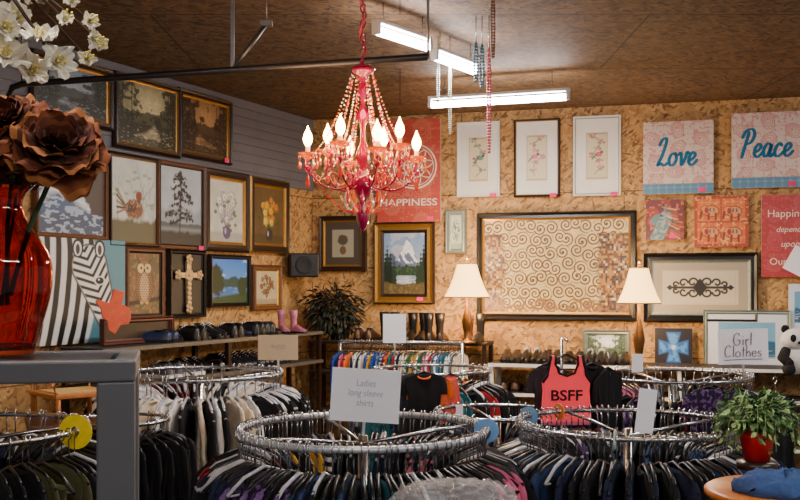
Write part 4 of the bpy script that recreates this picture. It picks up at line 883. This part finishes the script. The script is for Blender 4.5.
# ---------------------------------------------------------------- ceiling lights
tubem=mat("lit_tube",(255,250,240),emis=60,ecol=(255,244,244),var=.01)
def strip(p0,p1,label,z=2.93,e=35,wd=.03):
    p0=Vector(p0); p1=Vector(p1); m=(p0+p1)/2; L=(p1-p0).length; rz=math.atan2(p1.y-p0.y,p1.x-p0.x)
    r=root("strip_light",label,"ceiling light",(m.x,m.y,z),rz,group="fluorescent strip lights")
    b=MB(); b.box((0,0,.045),(L+.05,.035,.02)); b.obj("light_housing",white,parent=r,bevel=.004)
    b=MB(); b.tube([(-L/2,0,0),(L/2,0,0)],.021,12); b.obj("fluorescent_tube",tubem,parent=r)
    for sx in(-1,1):
        b=MB(); b.box((sx*(L/2+.012),0,.015),(.02,.04,.065)); b.obj("lamp_holder",white,parent=r)
        b=MB(); b.tube([(sx*L*.4,0,.055),(sx*L*.4,0,ZC-z)],.003,5); b.obj("hanging_wire",chrome,parent=r)
    l=bpy.data.lights.new("strip_glow",'AREA'); l.shape='RECTANGLE'; l.size=L; l.size_y=wd; l.energy=e; l.color=(1,.94,.88)
    lo=bpy.data.objects.new("strip_glow",l); scene.collection.objects.link(lo); lo.parent=r; lo.location=(0,0,-.024)
    return r
def at(px,py,z): dd=(z-H)/((285-py)/F); return Vector(((px-400)/F*dd,dd,z))
strip(at(432,105,2.9),at(566,97,2.9),"long lit fluorescent tube near the chipboard wall",2.9,30)
strip(at(378,31,2.93),at(427,47,2.93),"lit fluorescent tube in a white housing",2.93,18)
strip(at(436,57,2.93),at(474,71,2.93),"short lit fluorescent tube following the first",2.93,18)
strip((-1.2,1.0,2.9),(0,1.0,2.9),"added unseen fluorescent tube giving fill light overhead",2.9,26)  # this and the next two tubes are unseen, added to light the room
strip((1.6,1.6,2.9),(2.8,1.6,2.9),"added unseen fluorescent tube giving fill light overhead",2.9,30)
strip((.3,-1.2,2.9),(1.5,-1.2,2.9),"added unseen fluorescent tube giving fill light overhead",2.9,26)
strip((2.6,4.3,2.9),(3.8,4.3,2.9),"added unseen fluorescent tube giving fill light at the right",2.9,30)  # another added tube, out of view, brightening the right side
# bead necklaces hanging from ceiling
def strand(px,y0,y1,d,m,label,w=.012,r0=.008):
    p=P(px,y0,d); L=(y1-y0)/F*d; o=root("bead_necklace",label,"necklace",p,group="hanging bead strings"); b=MB(); n=int(L/(r0*2.1))
    for sx in(-1,1):
        for i in range(n): b.sph((sx*w*math.sin(math.pi*(i+.3)/n)**.5,0,-i*L/n),r0,0,6,4)
    b.obj("beads",m,parent=o)
    t=ZC-p.z
    if t>.02: b=MB(); b.tube([(0,0,0),(0,0,t)],.003,5); b.obj("cord",chrome,parent=o)
strand(438,62,104,5.3,mat("dull_silver",(120,122,120),.4,.6),"silver chain hanging from the ceiling",.006,.005); strand(450,66,136,5.3,mat("grey_bead",(140,140,118),.3),"grey bead string hanging from the ceiling",.006,.005)
bb=mat("blue_bead",(44,95,122),.3); strand(476,44,84,4.9,bb,"blue bead string hanging from the ceiling",.008,.007); strand(482,46,90,4.9,bb,"blue bead string hanging from the ceiling",.008,.007)
pb=mat("pink_bead",(180,74,92),.3); strand(489,50,155,4.9,pb,"pink bead string hanging from the ceiling",.006,.007); strand(493,-10,60,4.2,mat("brown_bead",(100,64,46),.4),"brown bead string hanging from the ceiling",.006,.006)
# overhead rail with bracket
z=2.62
p0=at(22,84,z); p1=at(428,57,z)
r=root("ceiling_rail","dark metal rail hung below the ceiling with hooked end","rail",(0,0,z))
q0=p0-Vector((0,0,z)); q1=p1-Vector((0,0,z)); dr=(q0-q1).normalized()
b=MB(); b.tube([q1,q0,q0+dr*.05+Vector((0,0,-.012)),q0+dr*.07+Vector((0,0,-.05)),q0+dr*.05+Vector((0,0,-.08))],.014,10); b.obj("rail_bar",mat("dark_steel",(62,60,62),.35,.7),parent=r)
st=mat("galvanised_steel",(110,110,108),.35,.8)
m=q1.lerp(q0,.45); b=MB(); b.box((m.x,m.y,(ZC-z)/2),(.014,.01,ZC-z)); b.obj("rail_hanger",st,parent=r)
b=MB(); v0=m; v1=m+Vector((.13,.05,.2)); b.tube([v0,v1],.010,6); b.box(v1,(.05,.03,.02)); b.tube([v1,(v1.x,v1.y,ZC-z)],.003,6); b.obj("rail_strut",st,parent=r)
m=q1; b=MB(); b.tube([m,(m.x,m.y,ZC-z)],.005,6); b.obj("rail_hanger",st,parent=r)
m=q0; b=MB(); b.tube([m,(m.x,m.y,ZC-z)],.005,6); b.obj("rail_hanger",st,parent=r)
# ---------------------------------------------------------------- steel stand, vase, flowers
steel=mat("brushed_steel",(112,111,112),.4,.4,var=.15,scale=8)
r=root("steel_stand","grey square-tube metal display stand","display stand",(-.246,.93,0),math.radians(13))
zt=1.68; T=.02
def bar(c,sz,nm="frame_bar"): b=MB(); b.box(c,sz); b.obj(nm,steel,parent=r,bevel=.002)
bar((-.35,T/2,zt-T/2),(.7,T,T)); bar((-.35,.16-T/2,zt-T/2),(.7,T,T)); bar((-T/2,.08,zt-T/2),(T,.16-2*T,T)); bar((-.7+T/2,.08,zt-T/2),(T,.16-2*T,T))
for x in(-.018,-.7+.018):
    for y in(.018,.16-.018): bar((x,y,(zt-T)/2),(.034,.034,zt-T),"stand_leg")
b=MB(); b.box((-.35,.08,zt-.004),(.65,.11,.006)); b.obj("stand_top",mat("stand_top",(64,64,70),.3,.3),parent=r)
bar((-.35,.08,.4),(.63,.12,.02),"lower_shelf")
vx=-.395; vy=1.0
r=root("glass_vase","orange-red glass vase on the steel stand","vase",(vx,vy-.0,zt))
pr=[(.0005,.001),(.026,.001),(.029,.006),(.036,.03),(.043,.055),(.046,.078),(.043,.1),(.031,.12),(.021,.135),(.017,.15),(.02,.162),(.029,.17)]
pr=smoothpts(pr,3)
b=MB(); b.lathe(pr+[(a_-.0018 if a_>.01 else a_,max(z_,.006)) for a_,z_ in pr[::-1]],54,wob=lambda q:1+.02*math.cos(9*q))
gm=mat("orange_glass",(238,92,34),.02,var=.5,scale=30,trans=1,ior=1.45); b.obj("vase_glass",gm,parent=r)
def petal(b,c,az,tilt,l,w,cup,mi,rnd,M,rf=.10,tip=.55,edge=None):
    nu,nv=8,11; vs=[]; rr=0; zz=0; p1=rnd.uniform(0,6)
    for i in range(nu):
        u=i/(nu-1); th=tilt+cup*u
        if i: rr+=l/(nu-1)*math.sin(th); zz+=l/(nu-1)*math.cos(th)
        ww=w*math.sin(math.pi*(.1+tip*u))**.8
        for j in range(nv):
            v=j/(nv-1)*2-1; ruf=rf*l*u*u*math.sin(v*8+p1)*rnd.uniform(.9,1.1); rd=.42*l*v*v*u**3
            x=rr-.15*w*v*v*math.cos(th)-rd*math.sin(th); y=v*ww; z=zz+.22*w*v*v*math.sin(th)+ruf-rd*math.cos(th)
            p=Vector((x*math.cos(az)-y*math.sin(az),x*math.sin(az)+y*math.cos(az),z)); vs.append(Vector(c)+M@p)
    fs=[(i*nv+j,i*nv+j+1,(i+1)*nv+j+1,(i+1)*nv+j) for i in range(nu-1) for j in range(nv-1)]
    ms=mi
    if edge is not None: ms=[(edge if i==nu-2 else mi) for i in range(nu-1) for j in range(nv-1)]
    b.add(vs,fs,ms,True)
pm=[mat("maroon_petal",(58,25,17),.95,scale=70,var=.5),mat("brown_petal",(88,42,24),.95,scale=70,var=.5),mat("rust_petal",(122,64,32),.95,scale=70,var=.4),mat("gold_petal_edge",(158,96,46),.95,scale=70,var=.3)]
def peony(c,rad,M,label,seed,stemto):
    rnd=random.Random(seed); r=root("silk_flower",label,"flower",c); b=MB()
    for layer,(n,tl,ll,ww,cp,mi) in enumerate([(6,.1,.45,.3,.2,0),(7,.3,.62,.4,.3,0),(8,.6,.78,.46,.35,0),(8,.9,.9,.5,.4,1),(8,1.15,1.0,.54,.45,1),(8,1.45,1.0,.54,.5,2),(7,1.8,.9,.52,.4,1)]):
        for k in range(n):
            m0=mi if rnd.random()<.7 else min(2,mi+1); petal(b,(0,0,0),2*math.pi*k/n+layer*.5+rnd.uniform(-.25,.25),tl+rnd.uniform(-.2,.2),rad*ll*rnd.uniform(.85,1.1),rad*ww,cp,m0,rnd,M,.08,edge=3 if layer in(3,5) else min(2,m0+1))
    b.obj("petals",pm,parent=r)
    b=MB(); e=Vector(stemto)-Vector(c); b.tube([(0,0,0),M@Vector((0,0,-.02)),e*.6+Vector((0,0,.01)),e],.0025,6); b.obj("flower_stem",mat("green_stem",(50,70,40),.7),parent=r)
def Mt(rx,ry,rz=0): return Matrix.Rotation(rz,3,'Z')@Matrix.Rotation(ry,3,'Y')@Matrix.Rotation(rx,3,'X')
peony(P(58,152,.98),.052,Mt(.75,.45),"large brown and orange silk peony in the vase",1,(vx+.005,vy,zt+.06))
peony(P(8,128,1.0),.046,Mt(.7,-.2),"maroon silk peony in the vase",2,(vx,vy+.005,zt+.05))
peony(P(22,160,1.04),.042,Mt(1.0,.0),"small dark silk peony in the vase",3,(vx-.004,vy,zt+.05))
# white blossom branch
wp=mat("cream_petal",(238,230,208),.7,var=.08,scale=50); rp=P(-30,-40,.95); r=root("blossom_branch","artificial branch of cream white blossoms","artificial flowers",rp); b=MB()
tips=[(16,20),(44,4),(88,22),(100,44),(40,42),(64,22),(4,58),(86,60),(30,72),(70,2),(2,28),(54,62),(92,38)]
for i in range(0,len(tips)):
    e=P(tips[i][0],tips[i][1]-4,.95+.03*math.sin(i))-rp; b.tube([(0,0,0),e*.5+Vector((0,0,.012)),e],[.0035,.002,.0012],6)
b.obj("twigs",mat("twig_brown",(80,58,40),.8),parent=r)
for i,(x,y) in enumerate(tips):
    rnd=random.Random(i+3); b=MB(); big=.024*rnd.uniform(.85,1.15) if x<60 else .011; M=Mt(rnd.uniform(.5,2.0),rnd.uniform(-.8,.8),rnd.uniform(0,1))
    for k in range(5): petal(b,(0,0,0),2*math.pi*k/5+rnd.uniform(-.2,.2),rnd.uniform(.5,1.1),big*rnd.uniform(.8,1.1),big*.42,.5,0,rnd,M,.15,.62)
    for k in range(3): petal(b,(0,0,0),2*math.pi*k/3+.6,.35,big*.6,big*.28,.3,0,rnd,M,.15,.62)
    for k in range(5): 
        e=M@Vector((.004*math.cos(k*1.25),.004*math.sin(k*1.25),.012)); b.tube([(0,0,0),e],.0005,4,2); b.sph(e,.0012,1,5,4)
    b.obj("blossom",[wp,yel,mat("stamen",(190,180,120),.7)],parent=r,loc=P(x,y,.95+.03*math.sin(i))-rp)
# ---------------------------------------------------------------- chair on table
cxp=P(74,0,4.7).x; tt=1.12
r=root("display_table","plain wooden table below the cane chair","table",(cxp,4.7,0),.4)
b=MB(); b.box((0,0,tt-.015),(.42,.4,.03)); b.obj("table_top",wood,parent=r,bevel=.004)
for x in(-.18,.18):
    for y in(-.17,.17): b=MB(); b.box((x,y,(tt-.03)/2),(.04,.04,tt-.03)); b.obj("table_leg",wood,parent=r)
cane=mat("cane_weave",(224,178,108),.7,var=.45,scale=90); lw=mat("honey_wood",(190,116,56),.4)
r=root("cane_chair","small honey wood chair with cane seat and back","chair",(cxp,4.7,tt+.013),rot=(0,.0,.75))
for x in(-.14,.14):
    b=MB(); b.tube([(x,-.14,0),(x,-.14,.1)],.012,8); b.obj("chair_leg",lw,parent=r)
    b=MB(); b.tube([(x,.13,0),(x,.13,.1),(x*1.05,.15,.18),(x,.2,.25)],.012,8); b.obj("chair_leg",lw,parent=r)
    b=MB(); b.tube([(x,.14,.17),(x*1.15,0,.19),(x*1.1,-.12,.17),(x,-.13,.1)],.011,8); b.obj("arm_rest",lw,parent=r)
b=MB(); b.box((0,0,.11),(.31,.3,.02)); b.obj("seat_frame",lw,parent=r,bevel=.005)
b=MB(); b.box((0,0,.122),(.25,.23,.006)); b.obj("cane_seat",cane,parent=r)
b=MB(); b.box((0,.175,.2),(.25,.012,.1),M=Matrix.Rotation(-.5,3,'X')); b.obj("cane_back",cane,parent=r)
b=MB(); b.tube([(-.15,.2,.25),(0,.205,.27),(.15,.2,.25)],.013,8); b.obj("top_rail",lw,parent=r)
# ---------------------------------------------------------------- right foreground: table, plant, jeans
tz=1.23
r=root("round_table","round orange-brown wooden table top on a pedestal","table",(P(790,0,2.55).x,2.55,0))
b=MB(); b.lathe([(.0005,tz-.025),(.2,tz-.025),(.21,tz-.018),(.21,tz-.006),(.2,tz),(.0005,tz)],48); b.obj("table_top",mat("orange_wood",(196,112,44),.35,var=.3),parent=r)
b=MB(); b.lathe([(.0005,0),(.18,0),(.17,.03),(.04,.06),(.03,.4),(.045,.7),(.03,1.0),(.06,tz-.025)],24); b.obj("table_pedestal",wood,parent=r)
b=MB(); X0=P(772,0,2.5).x
vs=[]; n=36; m_=10
for j in range(m_):
    for i in range(n):
        q=2*math.pi*i/n; rr=[.0,.035,.065,.09,.105,.115,.12,.122,.12,.115][j]*(1+.05*math.sin(3*q)+.03*math.sin(7*q)); z=[.05,.052,.047,.045,.034,.03,.02,.016,.008,.001][j]+.006*math.sin(5*q+j)*(j<9)+.004*math.sin(13*q+j*2)*(j<9)
        vs.append((rr*math.cos(q),rr*.75*math.sin(q),max(z,.001)))
b.add(vs,[(j*n+i,j*n+(i+1)%n,(j+1)*n+(i+1)%n,(j+1)*n+i) for j in range(m_-1) for i in range(n)],0,True)
o=b.obj("folded_jeans",mat("heap_denim",(50,78,128),.9,bump=.4,scale=60),loc=(X0+.03,2.5,tz)); tag(o,"folded blue denim heap on the round table","clothes")
r=root("potted_plant","bushy green plant in a red pot","plant",(P(757,0,2.78).x,2.78,1.262))
b=MB(); b.lathe([(.0005,0),(.034,0),(.046,.066),(.05,.07),(.05,.082),(.043,.082),(.04,.066)],24); b.obj("plant_pot",mat("red_ceramic",(180,30,34),.3),parent=r)
b=MB(); rn=random.Random(8)
leafy(b,(0,0,.13),(.115,.09,.06),560,.028,.0068,[0,0,1,2],rn,.4)
for k in range(24):
    a=rn.uniform(0,6.28); ex,ey=.13*math.cos(a)*rn.uniform(.7,1),.1*math.sin(a); pz=[(0,0,.07),(ex*.5,ey*.5,.16+rn.uniform(-.02,.04)),(ex*.9,ey*.9,.13),(ex,ey,rn.uniform(.04,.1))]
    b.tube(pz,.0014,5,1)
    for q in range(9):
        t=.3+.7*q/8; i0=min(2,int(t*3)); tt_=t*3-i0; c=Vector(pz[i0]).lerp(Vector(pz[i0+1]),tt_); leafy(b,c,(.012,.012,.006),2,.024,.006,[0,1,1],rn,.5)
b.obj("foliage",[mat("fresh_leaf",(72,112,54),.5),mat("pale_leaf",(150,178,112),.5),mat("deep_leaf",(38,66,36),.5)],parent=r)
r=root("plant_stand","dark narrow stand under the potted plant","stand",(P(757,0,2.78).x,2.78,0))
b=MB(); b.lathe([(.0005,1.26),(.055,1.26),(.055,1.24),(.0005,1.24)],24); b.obj("stand_top",darkwood,parent=r)
b=MB(); b.tube([(0,0,0),(0,0,1.24)],.015,10); b.lathe([(.0005,0),(.1,0),(.1,.02),(.0005,.02)],20); b.obj("stand_pole",darkwood,parent=r)
# clear plastic bag
b=MB(); vs=[]; n=48; m_=14
for j in range(m_):
    t=j/(m_-1)
    for i in range(n):
        q=2*math.pi*i/n; k=.18*(math.sin(t*math.pi/2)**.6)*(1+.05*math.sin(5*q+j)+.03*math.sin(11*q)); vs.append((k*math.cos(q),k*.5*math.sin(q),.07*math.cos(t*math.pi/2)+.008*math.sin(9*q+j*2)+.005*math.sin(17*q-j)))
b.add(vs,[(j*n+i,j*n+(i+1)%n,(j+1)*n+(i+1)%n,(j+1)*n+i) for j in range(m_-1) for i in range(n)],0,True)
X1,Y1=P(455,0,2.75).x,2.75
o=b.obj("plastic_bag",mat("clear_film",(225,220,222),.06,alpha=.2,var=.02),loc=(X1,Y1,1.14)); tag(o,"clear crinkled plastic bag on a clothes bin","plastic bag")
r=root("clothes_bin","low wooden bin under the plastic bag","bin",(X1,Y1,0)); b=MB(); b.box((0,0,.56),(.36,.2,1.12)); b.obj("bin_body",darkwood,parent=r,bevel=.01)
# panda plush
wf=mat("white_plush",(225,222,215),.95,bump=.5,scale=120); bf=mat("black_plush",(22,20,22),.95,bump=.5,scale=120)
pc=P(795,366,6.25); r=root("plush_panda","black and white plush panda sitting on the shelf","soft toy",(pc.x,pc.y-.0,1.19),.0)
b=MB(); b.sph((0,0,.1),(.09,.08,.1),0,16,10); b.obj("plush_body",wf,parent=r)
b=MB(); b.sph((-.01,-.02,.22),(.085,.075,.072),0,16,10); b.obj("plush_head",wf,parent=r)
for s_ in(-1,1):
    b=MB(); b.sph((s_*.065,-.01,.285),(.027,.015,.027),0,10,8); b.obj("ear",bf,parent=r)
    b=MB(); b.sph((s_*.034-.01,-.086,.232),(.019,.012,.024),0,10,8); b.obj("eye_patch",bf,parent=r)
    b=MB(); b.tube([(s_*.06,-.02,.15),(s_*.1,-.06,.11),(s_*.08,-.11,.08)],[.035,.034,.03],10); b.sph((s_*.08,-.11,.08),.03); b.obj("arm",bf,parent=r)
    b=MB(); b.tube([(s_*.05,-.02,.04),(s_*.08,-.12,.04)],[.04,.036],10); b.sph((s_*.08,-.12,.04),.037); b.obj("leg",bf,parent=r)
b=MB(); b.sph((-.01,-.098,.205),(.012,.008,.009),0,8,6); b.obj("nose",bf,parent=r)
# ---------------------------------------------------------------- world
w=bpy.data.worlds.new("world"); scene.world=w; w.use_nodes=True
w.node_tree.nodes["Background"].inputs[0].default_value=(.88,.9,1,1); w.node_tree.nodes["Background"].inputs[1].default_value=.26
